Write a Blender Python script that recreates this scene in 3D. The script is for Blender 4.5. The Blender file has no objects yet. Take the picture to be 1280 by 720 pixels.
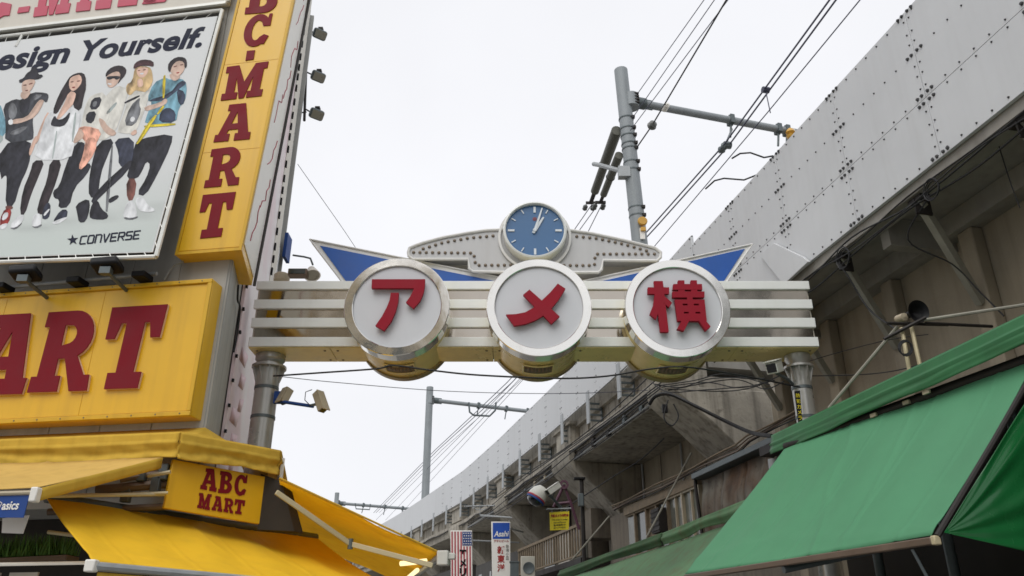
import bpy, math, random
from mathutils import Vector, Matrix
random.seed(7)
SC = bpy.context.scene
COL = SC.collection
R = math.radians
V = Vector

# ------------------------------------------------------------------ camera
CAM_H, PITCH, F = 1.6, R(24.16), 1014.0
cam_d = bpy.data.cameras.new('camera'); cam = bpy.data.objects.new('camera', cam_d); COL.objects.link(cam)
cam.location = (0, 0, CAM_H); cam.rotation_euler = (R(90) + PITCH, 0, 0)
cam_d.sensor_width = 36; cam_d.lens = 36 * F / 1280; cam_d.clip_start = .05; cam_d.clip_end = 2000
SC.camera = cam
# ------------------------------------------------------------------ overcast sky
SUN_EL, SUN_AZ = R(52), R(205)       # azimuth clockwise from +Y : behind the camera, a little left
W = bpy.data.worlds.new('World'); SC.world = W; W.use_nodes = True
nt = W.node_tree; nt.nodes.clear()
out = nt.nodes.new('ShaderNodeOutputWorld'); bg = nt.nodes.new('ShaderNodeBackground')
sky = nt.nodes.new('ShaderNodeTexSky'); sky.sky_type = 'NISHITA'; sky.sun_disc = False
sky.sun_elevation = SUN_EL; sky.sun_rotation = SUN_AZ
sk = nt.nodes.new('ShaderNodeMix'); sk.data_type = 'RGBA'; sk.blend_type = 'MULTIPLY'; sk.inputs[0].default_value = 1
sk.inputs[7].default_value = (.1, .1, .1, 1)
tc = nt.nodes.new('ShaderNodeTexCoord'); nz = nt.nodes.new('ShaderNodeTexNoise')
nz.inputs['Scale'].default_value = 1.6; nz.inputs['Detail'].default_value = 5
mr = nt.nodes.new('ShaderNodeMapRange'); mr.inputs[1].default_value = .3; mr.inputs[2].default_value = .7
mr.inputs[3].default_value = .87; mr.inputs[4].default_value = .98
cl = nt.nodes.new('ShaderNodeMix'); cl.data_type = 'RGBA'; cl.blend_type = 'MULTIPLY'; cl.inputs[0].default_value = 1
cl.inputs[6].default_value = (.99, .995, 1.03, 1)
mx = nt.nodes.new('ShaderNodeMix'); mx.data_type = 'RGBA'; mx.inputs[0].default_value = .95
L = nt.links.new
L(sky.outputs[0], sk.inputs[6]); L(tc.outputs['Generated'], nz.inputs['Vector']); L(nz.outputs[0], mr.inputs[0])
L(mr.outputs[0], cl.inputs[7]); L(sk.outputs[2], mx.inputs[6]); L(cl.outputs[2], mx.inputs[7])
L(mx.outputs[2], bg.inputs[0]); bg.inputs[1].default_value = 1.0; L(bg.outputs[0], out.inputs[0])
sd = bpy.data.lights.new('sun', 'SUN'); sd.energy = 1.5; sd.angle = R(50); sd.color = (1, .98, .94)
so = bpy.data.objects.new('sun', sd); COL.objects.link(so)
so.rotation_euler = (R(90) - SUN_EL, 0, -SUN_AZ + R(180)) 
so.location = (0, -20, 30)
SC.view_settings.view_transform = 'Standard'; SC.view_settings.look = 'None'
SC.view_settings.exposure = 0.05; SC.view_settings.gamma = 1
SC.cycles.max_bounces = 8; SC.cycles.filter_width = 1.6

# ------------------------------------------------------------------ geometry of the place
CP, SP = math.cos(PITCH), math.sin(PITCH)
EYE = V((0, 0, CAM_H))
def ray(x, y):
    a = (x - 640) / F; b = (360 - y) / F
    return V((a, CP - b * SP, SP + b * CP))
def at(x, y, Y):            # the point seen at pixel x, y at ground distance Y
    d = ray(x, y); return EYE + d * (Y / d.y)
def at_h(x, y, h):          # the same on the level plane z = h
    d = ray(x, y); return EYE + d * ((h - CAM_H) / d.z)
def hit(x, y, p, n):
    d = ray(x, y); return EYE + d * ((p - EYE).dot(n) / d.dot(n))
class Plane:
    def __init__(s, p, n): s.p = V(p); s.n = V(n).normalized()
    def __call__(s, x, y): return hit(x, y, s.p, s.n)
    def off(s, d): return Plane(s.p + s.n * d, s.n)
S_DIR = V((-.211, .977, 0)).normalized()
# barrier path: X as a function of Y
PATH = [(-2, 6.892), (3, 5.812), (10, 4.3), (16, 3.004), (19, 2.356), (23.6, 1.25), (30.5, -.55), (36, -2.1), (46.5, -5.8), (52, -7.9), (60, -11.4), (72, -17.6), (90, -29)]
def path(D):
    for (a, xa), (b, xb) in zip(PATH, PATH[1:]):
        if D <= b: return xa + (xb - xa) * (D - a) / (b - a)
    return PATH[-1][1]
def via(D, n, z):           # n metres behind the barrier face
    e = .8; t = V((path(D + e) - path(D - e), 2 * e, 0)).normalized()
    return V((path(D), D, z)) + V((t.y, -t.x, 0)) * n
def via_r(D):
    e = .8; t = V((path(D + e) - path(D - e), 2 * e, 0)).normalized()
    return V((t.y, -t.x, 0))
def via_t(D):
    e = .8; return V((path(D + e) - path(D - e), 2 * e, 0)).normalized()
UP = V((0, 0, 1))

# ------------------------------------------------------------------ materials
def S(r, g, b):
    f = lambda c: (c / 255 / 12.92) if c / 255 <= .04045 else ((c / 255 + .055) / 1.055) ** 2.4
    return (f(r), f(g), f(b))
MATS = {}
def M(name, col, rough=.6, metal=0, var=.12, scale=3.0, streak=0, dirt=(.12, .10, .08), spots=0, bump=0, bscale=40, trans=0, emit=0, coat=0, tint=None, alpha=None, spec=None, fold=0):
    m = bpy.data.materials.new(name); m.use_nodes = True; t = m.node_tree; n = t.nodes; l = t.links.new
    b = n['Principled BSDF']; b.inputs['Roughness'].default_value = rough; b.inputs['Metallic'].default_value = metal
    if spec is not None: b.inputs['Specular IOR Level'].default_value = spec
    if coat: b.inputs['Coat Weight'].default_value = coat; b.inputs['Coat Roughness'].default_value = .15
    c = n.new('ShaderNodeTexCoord'); src = c.outputs['Object']
    no = n.new('ShaderNodeTexNoise'); no.inputs['Scale'].default_value = scale; no.inputs['Detail'].default_value = 6; no.inputs['Roughness'].default_value = .6
    l(src, no.inputs['Vector'])
    r = n.new('ShaderNodeMapRange'); r.inputs[1].default_value = .3; r.inputs[2].default_value = .7
    r.inputs[3].default_value = 1 - var; r.inputs[4].default_value = 1 + var; l(no.outputs[0], r.inputs[0])
    mu = n.new('ShaderNodeMix'); mu.data_type = 'RGBA'; mu.blend_type = 'MULTIPLY'; mu.inputs[0].default_value = 1
    mu.inputs[6].default_value = (*col, 1); l(r.outputs[0], mu.inputs[7]); cur = mu.outputs[2]
    if fold:        # soft printed cloth folds and skin modelling
        mf = n.new('ShaderNodeMapping'); mf.inputs['Scale'].default_value = (13, 13, 5); mf.inputs['Rotation'].default_value = (.3, .5, .2); l(src, mf.inputs[0])
        nf_ = n.new('ShaderNodeTexNoise'); nf_.inputs['Scale'].default_value = 1; nf_.inputs['Detail'].default_value = 3; nf_.inputs['Distortion'].default_value = 1.2; l(mf.outputs[0], nf_.inputs['Vector'])
        rf = n.new('ShaderNodeMapRange'); rf.inputs[1].default_value = .35; rf.inputs[2].default_value = .65; rf.inputs[3].default_value = 1 - fold; rf.inputs[4].default_value = 1 + fold; l(nf_.outputs[0], rf.inputs[0])
        mf2 = n.new('ShaderNodeMix'); mf2.data_type = 'RGBA'; mf2.blend_type = 'MULTIPLY'; mf2.inputs[0].default_value = 1; l(cur, mf2.inputs[6]); l(rf.outputs[0], mf2.inputs[7]); cur = mf2.outputs[2]
    if tint:
        n4 = n.new('ShaderNodeTexNoise'); n4.inputs['Scale'].default_value = scale * .35; n4.inputs['Detail'].default_value = 3; l(src, n4.inputs['Vector'])
        r4 = n.new('ShaderNodeMapRange'); r4.inputs[1].default_value = .42; r4.inputs[2].default_value = .62; l(n4.outputs[0], r4.inputs[0])
        m4 = n.new('ShaderNodeMix'); m4.data_type = 'RGBA'; l(r4.outputs[0], m4.inputs[0]); l(cur, m4.inputs[6]); m4.inputs[7].default_value = (*tint, 1); cur = m4.outputs[2]
    if streak:
        mp = n.new('ShaderNodeMapping'); mp.inputs['Scale'].default_value = (7, 7, .45); l(src, mp.inputs[0])
        n2 = n.new('ShaderNodeTexNoise'); n2.inputs['Scale'].default_value = 1.0; n2.inputs['Detail'].default_value = 5; l(mp.outputs[0], n2.inputs['Vector'])
        r2 = n.new('ShaderNodeMapRange'); r2.inputs[1].default_value = .48; r2.inputs[2].default_value = .78; r2.inputs[4].default_value = streak; l(n2.outputs[0], r2.inputs[0])
        m2 = n.new('ShaderNodeMix'); m2.data_type = 'RGBA'; l(r2.outputs[0], m2.inputs[0]); l(cur, m2.inputs[6]); m2.inputs[7].default_value = (*dirt, 1); cur = m2.outputs[2]
    if spots:
        n3 = n.new('ShaderNodeTexNoise'); n3.inputs['Scale'].default_value = scale * 4; n3.inputs['Detail'].default_value = 8; l(src, n3.inputs['Vector'])
        r3 = n.new('ShaderNodeMapRange'); r3.inputs[1].default_value = .58; r3.inputs[2].default_value = .72; r3.inputs[4].default_value = spots; l(n3.outputs[0], r3.inputs[0])
        m3 = n.new('ShaderNodeMix'); m3.data_type = 'RGBA'; l(r3.outputs[0], m3.inputs[0]); l(cur, m3.inputs[6]); m3.inputs[7].default_value = (*dirt, 1); cur = m3.outputs[2]
    l(cur, b.inputs['Base Color'])
    rr = n.new('ShaderNodeMapRange'); rr.inputs[1].default_value = .3; rr.inputs[2].default_value = .7
    rr.inputs[3].default_value = max(.02, rough - .08); rr.inputs[4].default_value = min(1, rough + .1); l(no.outputs[0], rr.inputs[0]); l(rr.outputs[0], b.inputs['Roughness'])
    if bump:
        nb = n.new('ShaderNodeTexNoise'); nb.inputs['Scale'].default_value = bscale; nb.inputs['Detail'].default_value = 4; l(src, nb.inputs['Vector'])
        bp = n.new('ShaderNodeBump'); bp.inputs['Strength'].default_value = bump; bp.inputs['Distance'].default_value = .02
        l(nb.outputs[0], bp.inputs['Height']); l(bp.outputs[0], b.inputs['Normal'])
    if emit:
        b.inputs['Emission Color'].default_value = (*col, 1); b.inputs['Emission Strength'].default_value = emit
    if trans:
        tr = n.new('ShaderNodeBsdfTranslucent'); l(cur, tr.inputs[0]); ms = n.new('ShaderNodeMixShader'); ms.inputs[0].default_value = trans
        l(b.outputs[0], ms.inputs[1]); l(tr.outputs[0], ms.inputs[2]); l(ms.outputs[0], n['Material Output'].inputs[0])
    if alpha is not None: b.inputs['Alpha'].default_value = alpha
    MATS[name] = m; return m
M('asphalt', (.16, .158, .15), .9, var=.25, scale=8, bump=.3)
M('paving', (.32, .31, .29), .85, var=.2, scale=4)
M('steel_panel', S(202, 204, 206), .5, .0, var=.05, scale=.9, streak=.07, dirt=S(140, 136, 128), bump=.03, bscale=5)
M('steel_panel_b', S(199, 201, 203), .5, .0, var=.06, scale=1.1, streak=.10, dirt=S(140, 134, 124), bump=.03, bscale=5)
M('bolt', S(78, 78, 80), .6, .2, spec=.2)
M('joint', S(165, 166, 166), .7)
M('gal', S(162, 166, 168), .5, .2, var=.12, scale=4, streak=.2)
M('galdark', S(96, 104, 106), .5, .4, var=.15, scale=6)
M('concrete', S(166, 160, 148), .9, var=.26, scale=1.6, streak=.75, dirt=S(66, 60, 52), spots=.5, bump=.5, bscale=14)
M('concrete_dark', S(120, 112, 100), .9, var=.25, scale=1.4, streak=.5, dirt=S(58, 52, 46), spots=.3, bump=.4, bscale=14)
M('concrete_tan', S(152, 142, 124), .9, var=.14, scale=1.1, streak=.3, dirt=S(74, 66, 56), bump=.25, bscale=22)
M('soffit', S(150, 147, 140), .9, var=.2, scale=1.5, streak=.3)
M('strut', S(150, 148, 136), .6, .1, var=.12, streak=.3)
M('dark_iron', S(44, 40, 38), .6, .3, var=.2)
M('rust', S(92, 72, 56), .9, var=.35, scale=3, streak=.6, dirt=S(50, 40, 34), spots=.5, tint=S(124, 120, 110), bump=.4, bscale=25)
M('wood_old', S(126, 112, 92), .8, var=.25, scale=6, streak=.4)
M('glass_dark', S(60, 66, 64), .12, 0, var=.1, coat=.5)
M('glass_pale', S(112, 114, 106), .15, 0, var=.1)
M('cable', S(26, 26, 28), .6, var=.1)
M('cable_grey', S(70, 72, 90), .5, .2, var=.1)
M('white_paint', S(232, 234, 230), .35, 0, var=.025, scale=2, streak=.10, dirt=S(170, 160, 140), coat=.2)
M('cream_paint', S(208, 202, 188), .45, 0, var=.05, scale=2, streak=.2, dirt=S(150, 130, 95))
M('stainless', S(186, 178, 166), .1, 1, var=.06, scale=1.5, spots=.15, dirt=S(150, 135, 110), bump=.04, bscale=3)
M('chrome', S(236, 234, 228), .11, .95, var=.04, scale=2, spots=.10, dirt=S(170, 160, 140), bump=.05, bscale=4)
M('steel_reflect_tint', S(230, 212, 146), .3, .2, var=.10, scale=2, streak=.15, dirt=S(120, 95, 50))  # stainless with the yellow reflection of the awnings put into its base colour
M('bronze', S(150, 134, 92), .35, .4, var=.1)
M('lightbox', S(206, 208, 212), .5, 0, var=.02, scale=2)
M('kana_red', S(148, 24, 42), .6, 0, var=.05, scale=6, spec=.2)
M('wing_blue', S(20, 84, 168), .4, 0, var=.08, scale=3, streak=.15, dirt=S(50, 76, 120))
M('crest', S(190, 190, 190), .5, .15, var=.05, scale=3, streak=.15, dirt=S(140, 134, 122))
M('crest_edge', S(226, 225, 222), .5, 0, var=.05, scale=5, streak=.15, dirt=S(130, 118, 98))
M('rivet', S(118, 106, 92), .45, .5)
M('clock_blue', S(58, 104, 150), .35, 0, var=.03, coat=.3)
M('clock_mark', S(220, 226, 230), .4)
M('red_dot', S(120, 60, 72), .5)
M('sign_yellow', S(228, 178, 20), .38, 0, var=.045, scale=1.2, streak=.26, dirt=S(170, 118, 20), coat=.15)
M('sign_yellow_dull', S(214, 168, 26), .5, 0, var=.06, scale=2, streak=.3, dirt=S(120, 84, 24))
M('letter_red', S(122, 18, 32), .6, 0, var=.05, scale=4, spec=.2)
M('letter_edge', S(224, 190, 168), .6)
M('letter_pink', S(196, 84, 104), .6, 0, var=.05)
M('board_cream', S(214, 208, 196), .6, 0, var=.04, streak=.12, dirt=S(170, 160, 140))
M('poster', S(212, 214, 213), .5, 0, var=.03, scale=.8, spec=.2)
M('poster_low', S(188, 197, 195), .5, 0, var=.03, scale=.8, spec=.2)
M('poster_text', S(34, 38, 56), .7, spec=.2)
M('tube_white', S(220, 220, 214), .4, .2, var=.1)
M('wall_grey', S(174, 174, 170), .7, .1, var=.08, scale=2, streak=.25, dirt=S(90, 90, 86))
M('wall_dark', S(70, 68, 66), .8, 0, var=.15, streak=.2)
M('banner_white', S(226, 218, 218), .5, 0, var=.05, tint=S(222, 196, 200), scale=1.6)
M('banner_pink', S(214, 180, 184), .55, 0, var=.1)
M('squiggle', S(170, 50, 70), .5)
M('awn_yellow', S(222, 184, 74), .8, 0, var=.07, scale=1.6, streak=.28, dirt=S(150, 104, 34), trans=.22, bump=.25, bscale=5, spec=.2)
M('awn_pale', S(222, 186, 106), .8, 0, var=.06, scale=1.6, streak=.2, dirt=S(160, 120, 50), trans=.2, bump=.2, bscale=5, spec=.2)
M('awn_yellow_low', S(246, 202, 50), .7, 0, var=.06, scale=1.4, streak=.12, dirt=S(190, 130, 30), trans=.25, bump=.2, bscale=3, spec=.2)
M('awn_orange', S(255, 220, 84), .8, 0, var=.08, scale=2, streak=.2, dirt=S(210, 150, 30), trans=.6, spec=.1)
M('awn_green', S(88, 148, 110), .62, 0, var=.06, scale=.8, streak=.12, dirt=S(70, 124, 90), trans=.12, bump=.06, bscale=10, spec=.2)
M('awn_green_old', S(104, 138, 104), .8, 0, var=.14, scale=1.4, streak=.5, dirt=S(112, 88, 70), trans=.1, spec=.15)
M('valance_old', S(70, 96, 68), .8, 0, var=.2, scale=2, streak=.5, dirt=S(84, 70, 52), spec=.15)
M('valance_green', S(46, 108, 64), .6, 0, var=.10, scale=2, streak=.25, dirt=S(34, 80, 50), bump=.2, bscale=8, coat=.1)
M('vinyl_green', S(24, 110, 54), .22, 0, var=.06, trans=.3, coat=.5, bump=.25, bscale=4)
M('arm_cream', S(190, 178, 144), .5, .1, var=.06)
M('bar_brown', S(112, 96, 82), .5, .3, var=.15, streak=.3)
M('banner_blue', S(20, 64, 134), .6, 0, var=.05)
M('white_plain', S(236, 233, 226), .5, 0, var=.03)
M('cam_white', S(206, 206, 198), .45, 0, var=.05)
M('cam_beige', S(176, 164, 140), .5, 0, var=.08)
M('black', S(24, 24, 26), .5, 0, var=.1, spec=.2)
M('lens', S(14, 16, 20), .1, 0, coat=.6)
M('lamp_glass', S(150, 146, 134), .25, .2, var=.08)
M('glow', (1.0, .80, .42), .4, emit=1.3)
M('glow_white', (1.0, .96, .86), .4, emit=.12)
M('notice_yellow', S(226, 208, 40), .6, 0, var=.05)
M('ink_red', S(160, 40, 36), .6); M('ink_dark', S(60, 56, 40), .6)
M('flag_red', S(172, 52, 66), .6); M('flag_blue', S(34, 60, 120), .6)
M('asahi_blue', S(14, 74, 170), .5)
M('purple_pipe', S(92, 58, 74), .5, .2, var=.1)
M('insul_yellow', S(206, 158, 62), .4)
M('ceramic', S(90, 92, 90), .3)
M('tensioner', S(96, 96, 88), .55, .3, var=.1, streak=.3)
M('pole_steel', S(142, 148, 151), .55, .1, var=.1, scale=2, streak=.25, dirt=S(90, 96, 92))
M('gate_pole', S(178, 177, 172), .3, .5, var=.1, scale=2, streak=.25, dirt=S(84, 82, 78))
M('grass_fake', S(74, 112, 42), .7, 0, var=.3, scale=20)
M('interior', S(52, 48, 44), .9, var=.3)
M('hvac', S(186, 184, 172), .6, 0, var=.06, streak=.2)
PRINT = {}
for nme, c in dict(p_black=(46, 46, 54), p_leather=(64, 66, 72), p_skin=(206, 178, 162), p_skin2=(222, 186, 168), p_white=(226, 228, 230), p_cream=(216, 214, 206), p_hair=(52, 44, 48), p_blond=(196, 168, 124), p_blue=(112, 154, 170), p_navy=(58, 66, 86), p_denim=(58, 62, 78), p_red=(160, 62, 56), p_peach=(232, 172, 150), p_yellow=(226, 204, 60), p_gray=(120, 122, 126), p_beret=(76, 50, 54), p_shadow=(168, 178, 176), p_brown=(120, 78, 70)).items():
    PRINT[nme] = c

m_ = bpy.data.materials.new('print_ink'); m_.use_nodes = True; b_ = m_.node_tree.nodes['Principled BSDF']; b_.inputs['Roughness'].default_value = .6; b_.inputs['Specular IOR Level'].default_value = .2
a_ = m_.node_tree.nodes.new('ShaderNodeAttribute'); a_.attribute_name = 'ink'; m_.node_tree.links.new(a_.outputs['Color'], b_.inputs['Base Color']); MATS['print_ink'] = m_
# ------------------------------------------------------------------ mesh helpers
ORG = {}
class MB:
    def __init__(s): s.v = []; s.f = []; s.m = []; s.mi = 0
    def add(s, vs, fs):
        o = len(s.v); s.v += [V(p) for p in vs]
        for f in fs: s.f.append([o + i for i in f]); s.m.append(s.mi)
        return s
    def box(s, o, a, b, c):
        o, a, b, c = V(o), V(a), V(b), V(c)
        if a.cross(b).dot(c) < 0: a, b = b, a
        p = [o, o + a, o + a + b, o + b]; p += [q + c for q in p]
        return s.add(p, [(3, 2, 1, 0), (4, 5, 6, 7), (0, 1, 5, 4), (1, 2, 6, 5), (2, 3, 7, 6), (3, 0, 4, 7)])
    def cbox(s, c, sx, sy, sz, ax=None, ay=None, az=None):
        ax = V(ax or (1, 0, 0)).normalized(); ay = V(ay or (0, 1, 0)).normalized(); az = V(az or (0, 0, 1)).normalized()
        return s.box(V(c) - ax * sx / 2 - ay * sy / 2 - az * sz / 2, ax * sx, ay * sy, az * sz)
    def prism(s, poly, vec):
        vec = V(vec); n = len(poly); poly = [V(p) for p in poly]
        nr = V((0, 0, 0))
        for i in range(n): nr += poly[i].cross(poly[(i + 1) % n])
        if nr.dot(vec) > 0: poly = poly[::-1]
        vs = poly + [p + vec for p in poly]
        fs = [tuple(range(n)), tuple(range(2 * n - 1, n - 1, -1))]
        fs += [((i + 1) % n, i, n + i, n + (i + 1) % n) for i in range(n)]
        return s.add(vs, fs)
    def face(s, *p): return s.add(p, [tuple(range(len(p)))])
    def tube(s, pts, r, n=8, r2=None, cap=True):
        pts = [V(p) for p in pts]; k = len(pts); vs = []; fs = []
        prev = None
        for i, p in enumerate(pts):
            d = (pts[min(i + 1, k - 1)] - pts[max(i - 1, 0)]).normalized()
            if prev is None:
                a = d.cross(UP) if abs(d.z) < .95 else d.cross(V((1, 0, 0)))
            else: a = prev - d * prev.dot(d)
            a.normalize(); prev = a; b = d.cross(a)
            rr = r if r2 is None else r + (r2 - r) * i / (k - 1)
            for j in range(n):
                t = 2 * math.pi * j / n; vs.append(p + a * (rr * math.cos(t)) + b * (rr * math.sin(t)))
        for i in range(k - 1):
            for j in range(n):
                j2 = (j + 1) % n; fs.append((i * n + j, i * n + j2, (i + 1) * n + j2, (i + 1) * n + j))
        if cap: fs.append(tuple(range(n - 1, -1, -1))); fs.append(tuple(range((k - 1) * n, k * n)))
        return s.add(vs, fs)
    def lathe(s, o, axis, prof, n=32, cap=False):
        o = V(o); ax = V(axis).normalized(); a = ax.cross(UP) if abs(ax.z) < .95 else ax.cross(V((1, 0, 0))); a.normalize(); b = ax.cross(a)
        vs = []; fs = []
        for (r, t) in prof:
            for j in range(n):
                th = 2 * math.pi * j / n; vs.append(o + ax * t + a * (r * math.cos(th)) + b * (r * math.sin(th)))
        for i in range(len(prof) - 1):
            for j in range(n):
                j2 = (j + 1) % n; fs.append((i * n + j, i * n + j2, (i + 1) * n + j2, (i + 1) * n + j))
        if cap: fs.append(tuple(range(n - 1, -1, -1))); fs.append(tuple(range((len(prof) - 1) * n, len(prof) * n)))
        return s.add(vs, fs)
    def grid(s, fn, nu, nv):
        vs = [fn(i / nu, j / nv) for j in range(nv + 1) for i in range(nu + 1)]
        fs = [(j * (nu + 1) + i, j * (nu + 1) + i + 1, (j + 1) * (nu + 1) + i + 1, (j + 1) * (nu + 1) + i) for j in range(nv) for i in range(nu)]
        return s.add(vs, fs)
    def build(s, name, mats, parent=None, loc=None, bevel=0, solid=0, smooth=True, kind=None, angle=38):
        if isinstance(mats, str): mats = [mats]
        me = bpy.data.meshes.new(name)
        org = ORG[parent.name] if parent is not None else (V(loc) if loc is not None else (sum(s.v, V((0, 0, 0))) / len(s.v)))
        me.from_pydata([p - org for p in s.v], [], s.f); me.validate()
        for m in mats: me.materials.append(MATS[m])
        if len(me.polygons) == len(s.m): me.polygons.foreach_set('material_index', s.m)
        if smooth:
            me.polygons.foreach_set('use_smooth', [True] * len(me.polygons)); me.set_sharp_from_angle(angle=R(angle))
        me.update()
        o = bpy.data.objects.new(name, me); COL.objects.link(o)
        if parent is not None: o.parent = parent
        else: o.location = org
        ORG[o.name] = org
        if solid:
            md = o.modifiers.new('solid', 'SOLIDIFY'); md.thickness = solid; md.offset = 0
        if bevel:
            md = o.modifiers.new('bevel', 'BEVEL'); md.width = bevel; md.segments = 2; md.limit_method = 'ANGLE'; md.angle_limit = R(40)
        if kind: o['kind'] = kind
        return o
def thing(name, label, cat, loc, group=None):
    o = bpy.data.objects.new(name, None); COL.objects.link(o); o.location = V(loc); o.empty_display_size = .2
    o['label'] = label; o['category'] = cat
    if group: o['group'] = group
    ORG[o.name] = V(loc); return o
def tag(o, label, cat, group=None):
    o['label'] = label; o['category'] = cat
    if group: o['group'] = group
    return o
def structure(o): o['kind'] = 'structure'; return o

def arc(cx, cy, rx, ry, a0, a1, n=10):
    return [(cx + rx * math.cos(R(a0 + (a1 - a0) * i / n)), cy + ry * math.sin(R(a0 + (a1 - a0) * i / n))) for i in range(n + 1)]
# slab-serif capitals in a unit box
GLYPH = {
 'T': [[(0, 1), (1, 1), (1, .60), (.83, .60), (.76, .79), (.665, .79), (.665, .19), (.82, .19), (.82, 0), (.18, 0), (.18, .19), (.335, .19), (.335, .79), (.24, .79), (.17, .60), (0, .60)]],
 'A': [[(0, 0), (0, .19), (.08, .19), (.30, .83), (.2, .83), (.2, 1), (.72, 1), (.93, .19), (1, .19), (1, 0), (.56, 0), (.56, .19), (.645, .19), (.625, .30), (.35, .30), (.32, .19), (.41, .19), (.41, 0)], [(.40, .46), (.585, .46), (.515, .78)]],
 'B': [[(0, 0), (0, .18), (.1, .18), (.1, .82), (0, .82), (0, 1)] + arc(.58, .76, .36, .24, 90, -62, 9) + arc(.60, .28, .38, .28, 68, -90, 9), [(.42, .60)] + arc(.5, .70, .13, .11, -80, 80, 6) + [(.42, .82)], [(.42, .18)] + arc(.5, .30, .15, .12, -80, 80, 6) + [(.42, .43)]],
 'C': [arc(.5, .5, .5, .5, 48, 300, 22) + [(.86, .06), (.98, .30), (.80, .36)] + arc(.5, .5, .20, .31, -45, -270, 14) + [(.62, .76), (.70, .62), (.97, .62), (.97, 1), (.86, 1)]],
 'M': [[(0, 0), (0, .19), (.08, .19), (.08, .81), (0, .81), (0, 1), (.3, 1), (.5, .48), (.7, 1), (1, 1), (1, .81), (.92, .81), (.92, .19), (1, .19), (1, 0), (.62, 0), (.62, .19), (.7, .19), (.7, .62), (.56, 0), (.44, 0), (.3, .62), (.3, .19), (.38, .19), (.38, 0)]],
 'R': [[(0, 0), (0, .19), (.1, .19), (.1, .81), (0, .81), (0, 1)] + arc(.58, .70, .38, .30, 90, -66, 11) + [(.90, .19), (1, .19), (1, 0), (.70, 0), (.52, .40), (.40, .40), (.40, .19), (.5, .19), (.5, 0)], [(.40, .56)] + arc(.5, .70, .15, .12, -70, 70, 6) + [(.40, .82)]],
 '-': [[(.1, .38), (.9, .38), (.9, .62), (.1, .62)]],
}
def outline_mesh(polys, depth, res=1):
    """closed outlines (holes included) -> solid letter as verts (x, y, 0..depth) and faces"""
    cu = bpy.data.curves.new('tmp', 'CURVE'); cu.dimensions = '2D'; cu.fill_mode = 'BOTH'; cu.extrude = depth / 2
    for pl in polys:
        sp = cu.splines.new('POLY'); sp.points.add(len(pl) - 1); sp.use_cyclic_u = True
        for q, (x, y) in zip(sp.points, pl): q.co = (x, y, 0, 1)
    ob = bpy.data.objects.new('tmp', cu); me = bpy.data.meshes.new_from_object(ob)
    r = ([v.co + V((0, 0, depth / 2)) for v in me.vertices], [tuple(p.vertices) for p in me.polygons])
    bpy.data.objects.remove(ob); bpy.data.curves.remove(cu); bpy.data.meshes.remove(me); return r
def text_mesh(txt, depth=.02, shear=0, bold=0, space=1.0):
    cu = bpy.data.curves.new('tmp', 'FONT'); cu.body = txt; cu.extrude = depth / 2; cu.shear = shear; cu.offset = bold; cu.space_character = space
    cu.resolution_u = 4
    ob = bpy.data.objects.new('tmp', cu); me = bpy.data.meshes.new_from_object(ob)
    vs = [v.co + V((0, 0, depth / 2)) for v in me.vertices]; fs = [tuple(p.vertices) for p in me.polygons]
    bpy.data.objects.remove(ob); bpy.data.curves.remove(cu); bpy.data.meshes.remove(me)
    x0 = min(v.x for v in vs); x1 = max(v.x for v in vs); y0 = min(v.y for v in vs); y1 = max(v.y for v in vs)
    return vs, fs, (x0, x1, y0, y1)
def map_quad(vs, box, quad, nrm, flip=False):
    """unit-box verts onto the 3D quad TL TR BR BL, z along nrm"""
    x0, x1, y0, y1 = box; TL, TR, BR, BL = quad; o = []
    for v in vs:
        u = (v.x - x0) / (x1 - x0); w = (v.y - y0) / (y1 - y0)
        o.append((TL * (1 - u) + TR * u) * w + (BL * (1 - u) + BR * u) * (1 - w) + nrm * v.z)
    return o
def letter(mb, ch, quad, nrm, depth):
    vs, fs = outline_mesh(GLYPH[ch], depth); mb.add(map_quad(vs, (0, 1, 0, 1), quad, nrm), fs)
def text(mb, txt, quad, nrm, depth=.01, shear=0, bold=0, space=1.0):
    vs, fs, bx = text_mesh(txt, depth, shear, bold, space); mb.add(map_quad(vs, bx, quad, nrm), fs)

# ================================================================== SETTING
structure(MB().face((-400, -400, 0), (400, -400, 0), (400, 400, 0), (-400, 400, 0)).build('ground', 'asphalt'))
mb = MB()
a, b = V((-2.2, -6, .004)), V((3.2, -6, .004))
mb.face(a, b, b + S_DIR * 60, a + S_DIR * 60); structure(mb.build('street_paving', 'paving'))

# ---- noise barrier along the viaduct: riveted steel panels
NB = thing('noise_barrier', 'long grey barrier of riveted steel panels along the top of the railway viaduct', 'barrier', via(9, .1, 6.65))
def bolt(mb, D, z, r, n0=0.0):
    c = via(D, n0, z); rt = via_r(D); t = via_t(D); h = r * .9; k = 6
    vs = []
    for j in range(k):
        an = 2 * math.pi * j / k; vs.append(c + t * (r * math.cos(an)) + UP * (r * math.sin(an)))
    for j in range(k):
        an = 2 * math.pi * j / k; vs.append(c - rt * h + t * (.7 * r * math.cos(an)) + UP * (.7 * r * math.sin(an)))
    mb.add(vs, [(j, (j + 1) % k, k + (j + 1) % k, k + j) for j in range(k)] + [tuple(range(k, 2 * k))])
def panel(D0, D1, z0, z1, mat, n0=0.0, g=.003):
    mb = MB(); th = .05
    a, b = via(D0 + g, n0, z0 + g), via(D1 - g, n0, z0 + g); ra, rb = via_r(D0), via_r(D1); h = UP * (z1 - z0 - 2 * g)
    mb.add([a, b, b + h, a + h, a + ra * th, b + rb * th, b + rb * th + h, a + ra * th + h], [(0, 1, 2, 3), (7, 6, 5, 4), (0, 4, 5, 1), (1, 5, 6, 2), (2, 6, 7, 3), (3, 7, 4, 0)])
    return mb.build('steel_panel', mat, NB, bevel=.004)
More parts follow.
